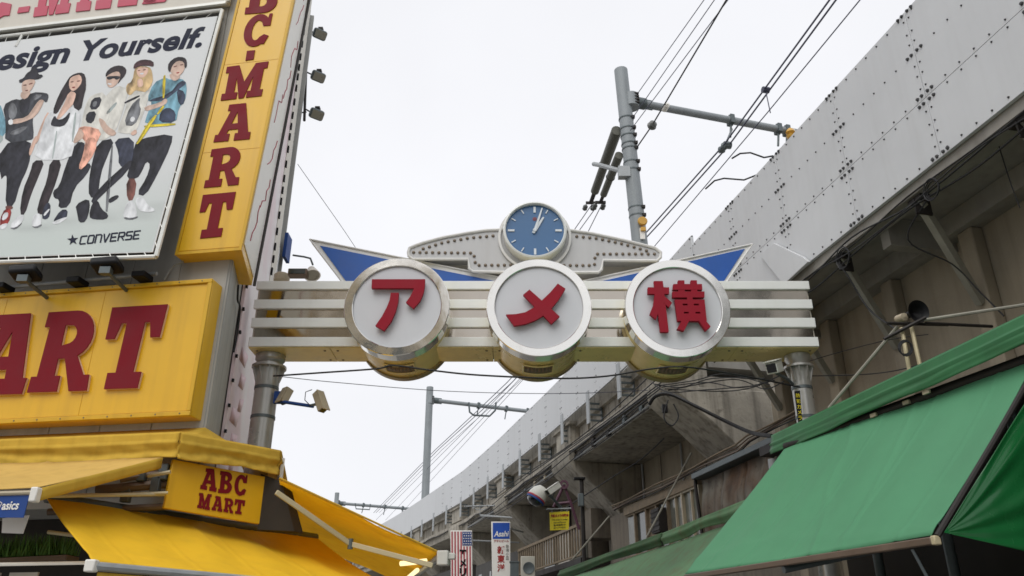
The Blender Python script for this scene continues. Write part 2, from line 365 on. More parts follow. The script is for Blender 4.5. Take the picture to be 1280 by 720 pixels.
NEAR0, NEAR1, PW = 3.03, 13.88, 1.55
ZB, ZM, ZT = 6.65, 7.47, 8.75
D = NEAR0; i = 0
while D < NEAR1 - .01:
    for (z0, z1) in ((ZB, ZM), (ZM, ZT)):
        pn = panel(D, D + PW, z0, z1, random.choice(['steel_panel', 'steel_panel', 'steel_panel_b']))
    bm_ = MB()
    k = 7
    for j in range(k):
        d = D + .12 + (PW - .24) * j / (k - 1) if k > 1 else D
        if 0 < j < k - 1 or True:
            bolt(bm_, d, ZT - .06, .014); bolt(bm_, d, ZB + .06, .014); bolt(bm_, d, ZM + .05, .013); bolt(bm_, d, ZM - .05, .013)
            if j % 1 == 0 and 0 < j < k - 1: bolt(bm_, d, 8.12, .013)
    for zz in (8.62, 8.42, 8.27, 7.95, 7.8, 7.62, 7.3, 7.12, 6.98, 6.82):
        bolt(bm_, D + .045, zz, .013); bolt(bm_, D - .045, zz, .013)
    for dd in (-.12, -.05, .05, .12):
        for zz in (ZT - .03, ZB + .04, 8.12): bolt(bm_, D + dd, zz + dd * .0, .024)
        for zz in (ZM + .055, ZM - .055): bolt(bm_, D + dd, zz, .024)
    bm_.build('bolt_rows', 'bolt', NB, kind='stuff', smooth=False)
    D += PW
FZB, FZT = 7.6, 8.95
D = 13.9; i = 0
while D < 84:
    w = 1.5 if D < 40 else 3.0
    panel(D, D + w, FZB, FZT, random.choice(['steel_panel', 'steel_panel', 'steel_panel_b']), 0)
    if D < 40:
        bm_ = MB()
        for zz in (FZB + .3, FZB + .65, FZB + 1.1):
            bolt(bm_, D + .05, zz, .010); bolt(bm_, D - .05, zz, .010)
        for zz in (FZB + .05, FZB + .45, FZB + .9, FZT - .05):
            for dd in (-.06, .06): bolt(bm_, D + dd, zz, .019)
        for q in range(1, 5):
            bolt(bm_, D + w * q / 5, FZT - .06, .010); bolt(bm_, D + w * q / 5, FZB + .06, .010)
        bm_.build('bolt_rows', 'bolt', NB, kind='stuff', smooth=False)
    D += w
# folded cover plate over the end of the near panels
pl = Plane(via(11, -.06, 7), -via_r(11))
mb = MB(); mb.prism([pl(949, 318), pl(967, 304), pl(1003, 321), pl(1010, 327), pl(979, 356)], via_r(11) * .05)
mb.build('cover_plate', 'steel_panel', NB, bevel=.005)
# closing plate and top rail of the taller near part
mb = MB(); mb.box(via(13.86, .055, ZB), via_r(13.8) * .5, via_t(13.8) * .03, UP * (ZT - ZB)); mb.build('end_plate', 'steel_panel_b', NB)

# ---- railway viaduct
VI = thing('railway_viaduct', 'weathered concrete railway viaduct with haunched brackets running down the right side of the street', 'viaduct', via(16, 1.5, 0))
def strip(prof, Ds, name, mat, **kw):
    """extrude a closed (n, z) profile along the viaduct"""
    mb = MB(); k = len(prof); vs = []; fs = []
    for D in Ds:
        for (n, z) in prof: vs.append(via(D, n, z))
    for i in range(len(Ds) - 1):
        for j in range(k):
            j2 = (j + 1) % k; fs.append((i * k + j, i * k + j2, (i + 1) * k + j2, (i + 1) * k + j))
    fs.append(tuple(range(k - 1, -1, -1))); fs.append(tuple(range((len(Ds) - 1) * k, len(Ds) * k)))
    mb.add(vs, fs); return mb.build(name, mat, VI, **kw)
nearD = [2, 6, 10, 13.8]; farD = [15.6, 19, 23.6, 28, 32, 36, 41, 46.5, 52, 60, 72, 84]
strip([(.06, 6.70), (1.5, 6.70), (6.5, 6.9), (6.5, 7.5), (.06, 7.5)], nearD, 'deck_slab', 'soffit')
strip([(.06, 6.52), (.30, 6.52), (.30, 6.70), (.06, 6.70)], nearD, 'edge_beam', 'soffit')
strip([(1.28, 0), (1.7, 0), (1.7, 6.69), (1.28, 6.69)], nearD, 'abutment_wall', 'concrete_tan')
strip([(1.02, 6.42), (1.275, 6.42), (1.275, 6.69), (1.02, 6.69)], nearD, 'longitudinal_beam', 'soffit')
for k in range(9):
    D = 3.95 + 1.55 * k - (.28)
    if D > 14.5: break
    t = via_t(D)
    mb = MB(); mb.box(via(D, 1.10, 0) - t * .11 + t * .42, t * .24, via_r(D) * .178, UP * 6.415); mb.build('pilaster', 'concrete_tan', VI, bevel=.02)
    mb = MB(); p0 = via(D, .16, 6.50); p1 = via(D + .42, 1.09, 5.42); d = (p1 - p0).normalized(); sd_ = t
    mb.cbox((p0 + p1) / 2, .09, (p1 - p0).length, .10, ax=t - d * t.dot(d), ay=d, az=(t - d * t.dot(d)).cross(d)); mb.build('diagonal_strut', 'strut', VI, bevel=.006)
    mb = MB(); mb.cbox(via(D, .17, 6.49), .22, .14, .05, ax=t, ay=via_r(D)); mb.cbox(via(D, .2, 6.40), .02, .22, .2, ax=t, ay=via_r(D)); mb.build('gusset_plate', 'dark_iron', VI)
    if k % 2 == 1:
        mb = MB(); mb.box(via(D + .75, .3, 6.30), t * .16, via_r(D) * .98, UP * .39); mb.build('cross_beam', 'soffit', VI)
# far concrete part
strip([(.42, 6.9), (.42, 7.95), (.9, 7.95), (.9, 6.9)], farD, 'parapet', 'concrete')
strip([(.30, 7.42), (.415, 7.42), (.415, 7.58), (.30, 7.58)], farD, 'parapet_rail', 'concrete')
strip([(.12, 6.72), (.12, 6.86), (.24, 6.92), (.9, 6.92), (.9, 6.72)], farD, 'cornice', 'concrete')
strip([(.24, 6.42), (.24, 6.715), (2.6, 6.715), (2.6, 6.42)], farD, 'girder', 'concrete')
strip([(2.15, 0), (2.15, 6.415), (3.2, 6.415), (3.2, 0)], farD, 'back_wall', 'concrete_tan')
strip([(.95, 6.92), (.95, 7.4), (7, 7.4), (7, 6.92)], farD, 'track_slab', 'soffit')
def haunch(D, w=.95):
    t = via_t(D); mb = MB()
    prof = [(.02, 6.74), (.02, 6.46), (.10, 6.30), (.30, 6.12), (.75, 5.75), (1.3, 5.22), (1.62, 4.85), (1.7, 4.6), (1.7, 0), (2.14, 0), (2.14, 6.41), (.6, 6.41), (.6, 6.74)]
    mb.prism([via(D, n, z) - t * w / 2 for n, z in prof], t * w); mb.build('haunch_bracket', 'concrete', VI, bevel=.03)
    mb = MB(); mb.box(via(D, .14, 6.925) - t * w * .4, t * w * .8, via_r(D) * .275, UP * .62); mb.box(via(D, .06, 7.47) - t * w * .5, t * w, via_r(D) * .30, UP * .09); mb.build('parapet_pier', 'concrete', VI, bevel=.012)
for D in (16.05, 23.2, 30.4, 37.6, 45, 52): haunch(D, 1.7 if D > 17 else 1.35)
# parapet recess frames
for D in [18.2 + 1.16 * q for q in range(22)]:
    t = via_t(D); mb = MB(); mb.box(via(D, .37, 6.925), t * .1, via_r(D) * .045, UP * .49); mb.build('parapet_rib', 'concrete', VI)
# steel posts that carry the barrier, each with a ladder-like frame
for q in range(24):
    D = 15.9 + 2.27 * q; t = via_t(D); r = via_r(D)
    mb = MB(); mb.box(via(D, -.02, 6.98), t * .22, r * .03, UP * .86); p = mb.build('barrier_post', 'gal', VI)
    if D < 40:
        o = via(D + .06, .012, 7.0); mb = MB(); mb.box(o + r * .33, t * .06, r * .04, UP * .62); mb.build('rear_rail', 'galdark', p)
        for zz in (.04, .19, .34, .49): mb = MB(); mb.box(o + UP * zz, t * .05, r * .33, UP * .045); mb.build('rung', 'galdark', p)
# conduit along the cornice
mb = MB(); mb.tube([via(D, .05, 6.66 + .05 * math.sin(D * 1.7)) for D in [15 + q for q in range(34)]], .022, 6); mb.build('conduit', 'cable', VI)

# ---- catenary poles
def catenary(name, label, base, top, beam_a, beam_b, rp, rb, posts):
    T = thing(name, label, 'catenary pole', base, 'railway catenary poles')
    ax = (top - base); mb = MB(); mb.tube([base, base + ax * .5, top], rp * 1.08, 20, rp * .96); mb.build('pole', 'pole_steel', T)
    d = (beam_b - beam_a).normalized()
    mb = MB(); mb.tube([beam_a + d * rp, beam_b], rb, 16); B = mb.build('cross_beam', 'pole_steel', T)
    mb = MB(); mb.tube([beam_a + d * (rp * .9), beam_a + d * (rp * .9 + rb * 2.2)], rb * 1.5, 14)
    for k in (-1, 1): mb.cbox(beam_a + d * (rp + rb * 2) + UP * (k * rb * 1.1), rb * 4, rb * .4, rb * .7, ax=d, ay=d.cross(UP))
    mb.build('beam_flange', 'galdark', T)
    mb = MB(); mb.tube([beam_a - UP * rb * 1.9, beam_a + UP * rb * 1.9], rp * 1.09, 20); mb.build('mast_clamp', 'pole_steel', T)
    for k in range(4): mb = MB(); mb.cbox(beam_a + d * rp * .6 - d.cross(UP) * 0 + V((0, -rp * .95, rb * (1.4 - .9 * k))), rb * 1.5, rb * .9, rb * .35); mb.build('clamp_bolt', 'dark_iron', T)
    for f in posts:
        c = beam_a.lerp(beam_b, f); mb = MB(); mb.tube([c + UP * rb * 1.6, c - UP * rb * 1.6], rb * .5, 6); mb.tube([c - UP * rb, c - UP * rb * 5.5 - d * rb * .8], rb * .3, 6); mb.cbox(c, rb * 1.2, rb * 2.4, rb * 2.5, ax=d, ay=d.cross(UP)); mb.build('wire_hanger', 'galdark', T)
    return T
P1t, P1b = at(776, 88, 17.8), V((at(800, 300, 17.8).x + .12, 17.8, 6.9))
b1a = at(789, 127, 17.8); b1b = at_h(1060, 178, b1a.z)
CP1 = catenary('catenary_pole', 'tall grey tubular railway pole with long cross beam, nearest and rising behind the gate clock', P1b, P1t, b1a, b1b, .19, .105, [.44, .66, .70])
axp = (P1t - P1b).normalized()
for yy in (150, 163, 172, 182, 188, 205, 215, 262, 272):
    c = P1b + axp * ((at(785, yy, 17.8).z - P1b.z) / axp.z); mb = MB(); mb.tube([c, c + axp * .035], .203, 18); bd = mb.build('pole_band', 'galdark', CP1)
    mb = MB(); mb.cbox(c + V((.16, -.14, 0)), .09, .09, .07); mb.build('band_bolt', 'dark_iron', bd)
mb = MB(); c = at(803, 277, 17.55); mb.lathe(c, (0, -1, 0), [(0, .06), (.10, .06), (.12, .04), (.12, 0), (0, 0)], 16); mb.cbox(c - UP * .22, .12, .1, .1); mb.build('marker_disc', 'insul_yellow', CP1)
mb = MB(); c = at(803, 292, 17.56); mb.cbox(c, .12, .02, .3); mb.build('number_plate', 'white_plain', CP1)
mb = MB(); c = b1a.lerp(b1b, .70) - UP * .12 + V((0, -.25, 0)); mb.lathe(c - UP * .32, UP, [(0, 0), (.10, .02), (.13, .1), (.07, .14), (.13, .2), (.10, .28), (.04, .34), (0, .34)], 12); mb.build('insulator', 'insul_yellow', CP1)
mb = MB(); mb.tube([c + V((.1, 0, 0)), c + V((.12, .2, -.9))], .05, 8); mb.build('drop_tube', 'white_plain', CP1)
P2t = at(537.5, 484, 46.0); P2b = V((P2t.x, 46.0, 7)); b2a = at(538, 500, 46.0); b2b = at_h(668, 515, b2a.z)
catenary('catenary_pole', 'slender grey railway pole with cross beam standing mid distance under the gate', P2b, P2t, b2a, b2b, .21, .12, [.45, .72, .93])
P3t = at(421.5, 616, 80); P3b = V((P3t.x, 80, 7)); b3a = at(422, 629, 80); b3b = at_h(512, 636, b3a.z)
catenary('catenary_pole', 'farthest small railway pole with cross beam above the yellow awning', P3b, P3t, b3a, b3b, .22, .14, [.35, .65, .9])
for (pts, Dd) in (([(586, 503), (587, 515), (592, 519), (612, 520), (619, 513), (620, 503)], 47.0), ([(444, 629), (445, 636), (462, 637), (463, 630)], 80)):
    nm = MB(); nm.tube([at(x, y, Dd - .3) for x, y in pts], .06, 6)
    tag(nm.build('wire_stirrup', 'galdark'), 'square metal wire stirrup hanging from the %s cross beam' % ('mid distance' if Dd < 50 else 'farthest'), 'bracket')
# spring tensioners hung on the near pole
for (x0, y0, x1, y1, r, lb) in ((771, 163, 739, 252, .145, 'longer dark cylindrical wire tensioner hanging left of the near railway pole'), (774, 194, 751, 252, .115, 'shorter dark cylindrical wire tensioner close against the near railway pole')):
    p0 = at(x0, y0, 17.9); p1 = at_h(x1, y1, p0.z - .15); d = (p1 - p0).normalized(); T = thing('wire_tensioner', lb, 'tensioner', p0, 'wire tensioners on the near pole')
    Lh = (p1 - p0).length
    mb = MB(); mb.tube([p0, p0 + d * Lh * .45], r, 14); mb.tube([p0 + d * Lh * .45, p0 + d * Lh * .46], r * 1.12, 14); mb.tube([p0 + d * Lh * .46, p0 + d * Lh * .84], r * .86, 14); mb.build('cylinder', 'tensioner', T)
    mb = MB(); mb.tube([p0 + d * Lh * .84, p0 + d * Lh], r * .45, 10); mb.cbox(p0 + d * Lh * 1.02, .3, .05, .08); mb.build('rod_end', 'dark_iron', T)
    mb = MB()
    for u in (-.12, .12): mb.lathe(p0 + d * Lh * 1.06 + V((u, 0, 0)), d, [(0, 0), (.05, .02), (.08, .08), (.04, .14), (.08, .2), (.03, .26), (0, .26)], 8)
    mb.build('insulator', 'ceramic', T)
mb = MB(); mb.tube([at(742, 205, 18.6), at(748, 206, 18.4), at(781, 215, 17.7)], .06, 8); mb.cbox(at(780, 216, 17.7), .3, .2, .3)
tag(mb.build('tensioner_bracket', 'gal'), 'pale horizontal bracket tying the tensioners to the near railway pole', 'bracket')

# ---- overhead wires (railway)
def wire(label, pts, r=.014, mat='cable_grey', grp=None, name='overhead_wire'):
    mb = MB(); mb.tube(pts, r, 5, cap=False); return tag(mb.build(name, mat), label, 'wire', grp)
H = 12.5
far = lambda off: [at_h(640 + off, 478, H), at_h(601 + off * .8, 514, H), at_h(548 + off * .6, 562, H), at_h(470 + off * .5, 641, H)]
wire('left wire of the thick dark twin overhead wires above the barrier', [at_h(1075, -50, H), at_h(1037, 0, H), at_h(905, 181, H), at_h(813, 285, H)] + far(-6), .02)
wire('right wire of the thick dark twin overhead wires above the barrier', [at_h(1085, -50, H), at_h(1045, 0, H), at_h(911, 182, H), at_h(819, 285, H)] + far(0), .02)
wire('thin single overhead wire lowest and nearest the steel barrier', [at_h(1120, -55, 11.6), at_h(1075, 0, 11.6), at_h(960, 140, 11.6), at_h(818, 308, 11.6)] + far(8), .012)
tops = [((880, 0), (797, 117), (700, 285)), ((893, 0), (791, 147), (716, 288)), ((904, 8), (788, 163), (730, 264))]
for (k, ((x0, y0), (x1, y1), (x2, y2))) in enumerate(tops):
    hh = at(x1, y1, 17.5).z; e = at_h(x0, y0, hh); p = at(x1, y1, 17.5)
    wire(['leftmost', 'second from left', 'third from left'][k] + ' of the thin wires from near railway pole to top edge', [e + (e - p) * .4, e, p], .011)
p = at(795, 186, 17.5); q = at_h(908, 0, p.z); wire('twisted dark wire with a round insulator running up from the near railway pole', [q + (q - p) * .3, q, at_h(815, 157, p.z), p], .018, 'cable')
mb = MB(); mb.lathe(at_h(815, 157, p.z), (q - p), [(0, -.12), (.08, -.08), (.12, -.02), (.05, .03), (.1, .08), (0, .14)], 12); tag(mb.build('wire_insulator', 'ceramic'), 'round grey insulator on the twisted wire near the railway pole', 'insulator')
mb = MB(); c = at_h(832, 134, p.z); mb.lathe(c, (q - p), [(0, -.14), (.07, -.1), (.07, .1), (0, .14)], 10); tag(mb.build('wire_insulator', 'white_plain'), 'small white insulator on the twisted wire in front of the cross beam', 'insulator')
for k, (a_, b_) in enumerate((((741, 254), (716, 290)), ((746, 258), (722, 291)), ((752, 256), (734, 292)))):
    pz = at(771, 163, 17.9).z - .15; pa = at_h(*a_, pz); pb = at_h(*b_, pz)
    wire(['left', 'middle', 'right'][k] + ' thin wire running from the tensioners down behind the clock', [pa, pb, pb + (pb - pa) * 6], .014)
mb = MB(); mb.tube([at_h(905, 181, H), at_h(908, 182, H) + V((.1, 0, 0))], .09, 8); mb.tube([b1a.lerp(b1b, .44) - UP * .3, at_h(908, 184, H) + V((0, -.1, .1))], .03, 6); mb.lathe(at_h(903, 186, H), S_DIR, [(0, -.2), (.1, -.12), (.05, -.04), (.1, .04), (.05, .12), (0, .2)], 10)
tag(mb.build('wire_clamp', 'galdark'), 'dark clamp with insulators holding the twin wires below the near cross beam', 'clamp')
mb = MB(); mb.tube([at_h(953, 112, H), at_h(961, 113, H)], .07, 8); mb.tube([at_h(957, 113, H), at_h(963, 141, 11.6)], .012, 5); tag(mb.build('wire_spacer', 'cable_grey'), 'small dark spacer joining the twin overhead wires near the top', 'clamp')
for k, pts in enumerate(([(915, 198), (925, 192), (938, 191), (955, 197), (966, 195)], [(882, 236), (893, 226), (905, 223), (930, 225), (948, 218)])):
    wire(['upper', 'lower'][k] + ' short curved black jumper cable ending at the top of the steel barrier', [at_h(x, y, 11.5 - .02 * i * i) for i, (x, y) in enumerate(pts)], .02, 'cable', None, 'jumper_cable')
for k in range(3):
    wire(['left', 'middle', 'right'][k] + ' far wire sloping down toward the farthest railway pole', [at_h(648 + 5 * k, 470, 11 + k * .5), at_h(600 + 6 * k, 520, 11 + k * .5), at_h(470 + 12 * k, 650, 11 + k * .5)], .012)
# ================================================================== THE GATE
GY = 10.0
G = thing('shopping_street_gate', 'white and stainless shopping street gate with three round red character signs, blue wings and clock', 'gate', (0.3, 10.25, 0))
XL, XR = at(312, 433, GY).x, at(1022, 434, GY).x
def hz(y): return at(640, y, GY).z
zb = hz(433); 
fins = [(351, 361.5), (374, 385.5), (397, 409), (421, 433)]
for (ya, yb) in fins:
    mb = MB(); z1, z0 = at(640, ya, 9.93).z, at(640, yb, 9.93).z
    mb.box((XL, 9.93, z0), (XR - XL, 0, 0), (0, .05, 0), (0, 0, z1 - z0)); mb.build('white_fin', 'white_paint', G, bevel=.008)
for (ya, yb) in ((361.5, 374), (385.5, 397), (409, 421)):
    z1, z0 = at(640, ya, 9.93).z, at(640, yb, 9.93).z
    w = (XR - XL - .08) / 6
    for k in range(6):
        mb = MB(); mb.box((XL + .04 + w * k + .001, 9.965, z0 - .004), (w - .002, 0, 0), (0, .012, 0), (0, 0, z1 - z0 + .008)); o = mb.build('mirror_panel', 'stainless', G)
ztop = at(640, 351, 9.93).z
zb = at(640, 433, 9.93).z
mb = MB(); mb.box((XL + .02, 9.985, zb + .014), (XR - XL - .04, 0, 0), (0, .50, 0), (0, 0, ztop - zb - .03)); mb.build('beam_core', 'cream_paint', G)
# underside cover plates
n = 7; w = (XR - XL) / n
for k in range(n):
    mb = MB(); mb.box((XL + w * k + .003, 9.955, zb - .012), (w - .006, 0, 0), (0, .555, 0), (0, 0, .022)); o = mb.build('soffit_plate', 'steel_reflect_tint', G, bevel=.003)
    mb = MB()
    for u in (.08, .92):
        for yy in (10.06, 10.43): mb.lathe((XL + w * (k + u), yy, zb - .0125), (0, 0, -1), [(.018, 0), (.014, .008), (0, .009)], 8)
    mb.build('plate_screws', 'rivet', o, kind='stuff')
# ------- round signs
YF = 9.52
def drum(cx, cy, polys, base, sc, lab):
    c = at(cx, cy, YF); rr = .5 * (at(cx + 66, cy, YF).x - at(cx - 66, cy, YF).x); rd = .5 * (at(cx + 55.2, cy, YF).x - at(cx - 55.2, cy, YF).x)
    bodyY = 10.62
    mb = MB(); mb.lathe((c.x, YF, c.z), (0, 1, 0), [(rr - .035, .26), (rr - .035, bodyY - YF - .14), (rr * .3, bodyY - YF - .14)], 64); Dm = mb.build('round_sign', 'steel_reflect_tint', G); Dm['label'] = lab
    mb = MB(); mb.lathe((c.x, YF, c.z), (0, 1, 0), [(rd, .05), (rd, .006), (rd + .008, 0), (rr - .008, 0), (rr, .008), (rr, .20), (rr - .03, .26), (rd, .26)], 96); mb.build('bezel_ring', 'chrome', Dm, angle=18)
    mb = MB(); mb.lathe((c.x, bodyY, c.z), (0, 1, 0), [(rr - .036, -.14), (rr - .01, -.138), (rr - .01, -.02), (rr - .05, 0), (0, .005)], 64); mb.build('back_ring', 'bronze', Dm)
    mb = MB(); mb.lathe((c.x, YF + .03, c.z), (0, 1, 0), [(0, -.0), (rd - .002, 0), (rd - .002, .1)], 64); mb.build('light_panel', 'lightbox', Dm)
    # maintenance hatch in the underside
    mb = MB(); rz = rr - .035
    def cyl(th, y, r): return V((c.x + r * math.sin(th), y, c.z - r * math.cos(th)))
    y0, y1 = 9.98, 10.28; t0 = .30
    for i in range(8):
        a0, a1 = -t0 + 2 * t0 * i / 8, -t0 + 2 * t0 * (i + 1) / 8
        mb.face(cyl(a0, y0, rz + .012), cyl(a1, y0, rz + .012), cyl(a1, y1, rz + .012), cyl(a0, y1, rz + .012))
    mb.build('hatch', 'bar_brown', Dm, solid=.012)
    mb = MB()
    for (a, b) in (((-t0, y0), (t0, y0)), ((-t0, y1), (t0, y1)), ((-t0, y0), (-t0, y1)), ((t0, y0), (t0, y1))):
        mb.tube([cyl(a[0] + (b[0] - a[0]) * q / 6, a[1] + (b[1] - a[1]) * q / 6, rz + .018) for q in range(7)], .012, 6)
    mb.build('hatch_frame', 'steel_reflect_tint', Dm)
    for i, pol in enumerate(polys):
        d = .10 + .0015 * i
        pts = [[tuple(V(q)) for q in pp] for pp in (pol if isinstance(pol[0][0], tuple) else [pol])]
        yk = YF + .0 - .05
        tr = []
        for pp in pts:
            tr.append([(lambda w: (w.x, w.z))(at(base[0] + x / sc, base[1] + y / sc, yk)) for (x, y) in pp])
        vs, fs = outline_mesh(tr, .045 + .0015 * i)
        mb = MB(); mb.add([V((v.x, yk + .045 - v.z, v.y)) for v in vs], fs)
        mb.build('character_stroke', 'kana_red', Dm, bevel=.004)
        mb = MB(); p0 = sum((V((x, 0, z)) for x, z in (tr[0][0], tr[0][1], tr[0][-1])), V((0, 0, 0))) / 3
        mb.tube([V((p0.x, yk + .046, p0.z)), V((p0.x, YF + .031, p0.z))], .012, 6); mb.build('standoff', 'rivet', Dm)
KA = [[(190, 165), (472, 165), (470, 200), (463, 238), (445, 280), (410, 320), (370, 288), (392, 258), (406, 230), (412, 213), (188, 213)],
      [(290, 237), (333, 237), (329, 285), (316, 335), (294, 385), (255, 438), (208, 412), (243, 362), (268, 315), (284, 275)]]
KM = [[(412, 188), (453, 215), (415, 275), (377, 322), (335, 358), (290, 384), (240, 402), (180, 412), (137, 352), (190, 350), (240, 340), (285, 315), (330, 275), (372, 235)],
      [(262, 220), (422, 362), (378, 402), (228, 248)]]
KY = [[(168, 208), (282, 208), (282, 243), (168, 243)], [(200, 175), (248, 175), (280, 445), (235, 445)], [(205, 240), (242, 240), (232, 320), (212, 378), (178, 350), (198, 300)], [(248, 248), (297, 290), (280, 315), (252, 290)],
      [(328, 172), (362, 172), (365, 262), (330, 262)], [(395, 172), (428, 172), (432, 262), (398, 262)], [(303, 192), (455, 192), (457, 222), (300, 222)], [(298, 232), (468, 232), (468, 263), (298, 263)], [(375, 255), (405, 255), (405, 285), (375, 285)],
      [[(310, 275), (468, 275), (480, 388), (325, 388)], [(352, 297), (378, 297), (379, 306), (353, 306)], [(411, 297), (437, 297), (438, 306), (412, 306)], [(358, 340), (384, 340), (385, 349), (359, 349)], [(419, 340), (445, 340), (446, 349), (420, 349)]],
      [(350, 380), (390, 380), (360, 440), (322, 430)], [(432, 380), (468, 380), (500, 418), (475, 440)]]
SCL = 4.2375
drum(496, 382, KA, (420, 310), SCL, 'left round sign with the first red character')
drum(673.8, 383, KM, (600, 310), SCL, 'middle round sign with the red cross-shaped character')
drum(847.2, 384, KY, (770, 310), SCL, 'right round sign with the dense red character')
# ------- blue wings
def wing(outer, inner, lab):
    Yw = 10.05
    mb = MB(); mb.prism([at(x, y, Yw) for x, y in outer], (0, .16, 0)); Wg = mb.build('wing_frame', 'crest_edge', G, bevel=.006); Wg['label'] = lab
    mb = MB(); mb.prism([at(x, y, Yw - .012) for x, y in inner], (0, .011, 0)); mb.build('wing_panel', 'wing_blue', Wg)
    mb = MB(); cx = sum((at(x, y, Yw - .03) for x, y in outer), V((0, 0, 0))) / len(outer)
    for i in range(len(outer)): mb.tube([at(*outer[i], Yw - .012), at(*outer[(i + 1) % len(outer)], Yw - .012)], .011, 6)
    mb.build('wing_edge', 'crest_edge', Wg)
wing([(387, 299), (652, 352), (640, 364), (437, 364)], [(400, 307), (632, 354), (620, 363), (441, 363)], 'left wing, blue panel in a pale frame')
wing([(941, 305), (716, 354), (726, 366), (899, 366)], [(931, 311), (736, 355), (744, 365), (896, 365)], 'right wing, blue panel in a pale frame')
# ------- crest with rivets
Yc = 9.98
cl_ = [(512, 310), (510.5, 315), (511, 320), (516, 324), (585, 324), (586.5, 336), (591, 339.5), (640, 339.5), (640, 300), (660, 286), (640, 286.5), (625, 287), (606, 288), (585, 291), (553, 297), (530, 303), (518.6, 307)]
OUT = [(512, 310), (510.5, 315), (511, 320), (516, 324), (585, 324), (586.5, 336), (591, 339.5), (668, 341), (748, 340.5), (752, 337), (754, 325.5), (821, 326), (825.5, 322), (826, 315.5), (819, 310), (779, 300), (739, 291.5), (714, 288), (690, 287), (668, 287), (645, 287), (625, 287), (606, 288), (585, 291), (553, 297), (530, 303), (518.6, 307)]
mb = MB(); mb.prism([at(x, y, Yc) for x, y in OUT], (0, .20, 0)); CR = mb.build('crest', 'crest', G, bevel=.006)
mb = MB(); e = [at(x, y, Yc - .006) for x, y in OUT]; mb.tube(e + [e[0], e[1]], .022, 8); mb.build('crest_rim', 'crest_edge', CR)
# cream backing band behind the crest
mb = MB(); z1, z0 = at(640, 326, 10.2).z, at(640, 352, 10.2).z
mb.prism([at(x, y, 10.21) for x, y in ((530, 326), (584, 328), (590, 342), (748, 342), (756, 329), (812, 329), (770, 349), (575, 349))], (0, .14, 0)); mb.build('crest_backing', 'cream_paint', CR)
def along(pts, step):
    o = []; carry = 0
    for (a, b) in zip(pts, pts[1:]):
        a, b = V((*a, 0)), V((*b, 0)); l = (b - a).length; t = carry
        while t < l: o.append(a.lerp(b, t / l)); t += step
        carry = t - l
    return o
rv = along([(517, 315.5), (592, 316.3), (594.5, 331.5), (640, 331.5)], 7.9) + along([(529, 311), (553, 303.5), (586, 297.5), (617, 294.8)], 8.1)
rv += along([(818, 317.5), (744, 317.5), (743, 331.8), (700, 331.8)], 7.9) + along([(808, 313.5), (779, 305), (746, 298), (720, 295.5)], 8.1)
rm = None
for q in rv:
    c = at(q.x, q.y, Yc - .002)
    if rm is None:
        m_ = MB(); m_.lathe((0, 0, 0), (0, -1, 0), [(.022, 0), (.022, .008), (.015, .018), (0, .021)], 12); o = m_.build('crest_rivet', 'rivet', CR); rm = o.data
        for v_ in rm.vertices: v_.co += ORG[CR.name]
    else:
        o = bpy.data.objects.new('crest_rivet', rm); COL.objects.link(o); o.parent = CR
    o.location = c - ORG[CR.name]
# ------- clock
CY = 9.84; cc = at(668.6, 287.5, CY); cr = at(668.6 + 37.5, 287.5, CY).x - cc.x
mb = MB(); mb.lathe(cc, (0, 1, 0), [(cr * .97, .03), (cr * .97, -.02), (cr * 1.0, -.035), (cr * 1.05, -.025), (cr * 1.065, .0), (cr * 1.065, .18), (cr * .9, .2), (0, .2)], 64); CK = mb.build('clock', 'white_paint', G); CK['label'] = 'round blue clock in a white rim'
mb = MB(); mb.lathe(cc + V((0, .02, 0)), (0, 1, 0), [(0, 0), (cr * .968, 0), (cr * .968, .05)], 64); mb.build('clock_face', 'clock_blue', CK)
mb = MB(); mb.lathe(cc + V((0, .10, -.05)), (0, 1, 0), [(cr * 1.15, 0), (cr * 1.23, .0), (cr * 1.23, .03), (cr * 1.15, .03)], 64); mb.build('clock_collar', 'crest_edge', CK)
for k in range(12):
    an = R(30 * k); big = k % 3 == 0; l = cr * (.22 if big else .16); w = cr * (.075 if big else .035)
    d = V((math.sin(an), 0, math.cos(an))); mb = MB(); mb.cbox(cc + V((0, .012, 0)) + d * (cr * .90 - l / 2), w, .008, l, ax=V((d.z, 0, -d.x)), ay=(0, 1, 0), az=d); mb.build('hour_mark', 'clock_mark', CK)
def hand(ang, l, w, y, back=.12):
    d = V((math.sin(ang), 0, math.cos(ang))); s_ = V((d.z, 0, -d.x)); o = cc + V((0, y, 0)); mb = MB()
    mb.prism([o - d * cr * back - s_ * w * .6, o - d * cr * back + s_ * w * .6, o + s_ * w, o + d * l + s_ * w * .45, o + d * l - s_ * w * .45, o - s_ * w], (0, .006, 0)); return mb
hand(R(17), cr * .88, cr * .045, -.004).build('minute_hand', 'clock_mark', CK)
hand(R(31), cr * .58, cr * .06, .004).build('hour_hand', 'clock_mark', CK)
mb = MB(); mb.lathe(cc + V((0, -.006, 0)), (0, -1, 0), [(cr * .07, -.01), (cr * .06, .008), (0, .01)], 16); mb.build('hand_cap', 'clock_mark', CK)
mb = MB(); mb.lathe(cc + V((0, .017, cr * .44)), (0, -1, 0), [(cr * .075, 0), (0, .002)], 16); mb.build('maker_emblem', 'red_dot', CK)
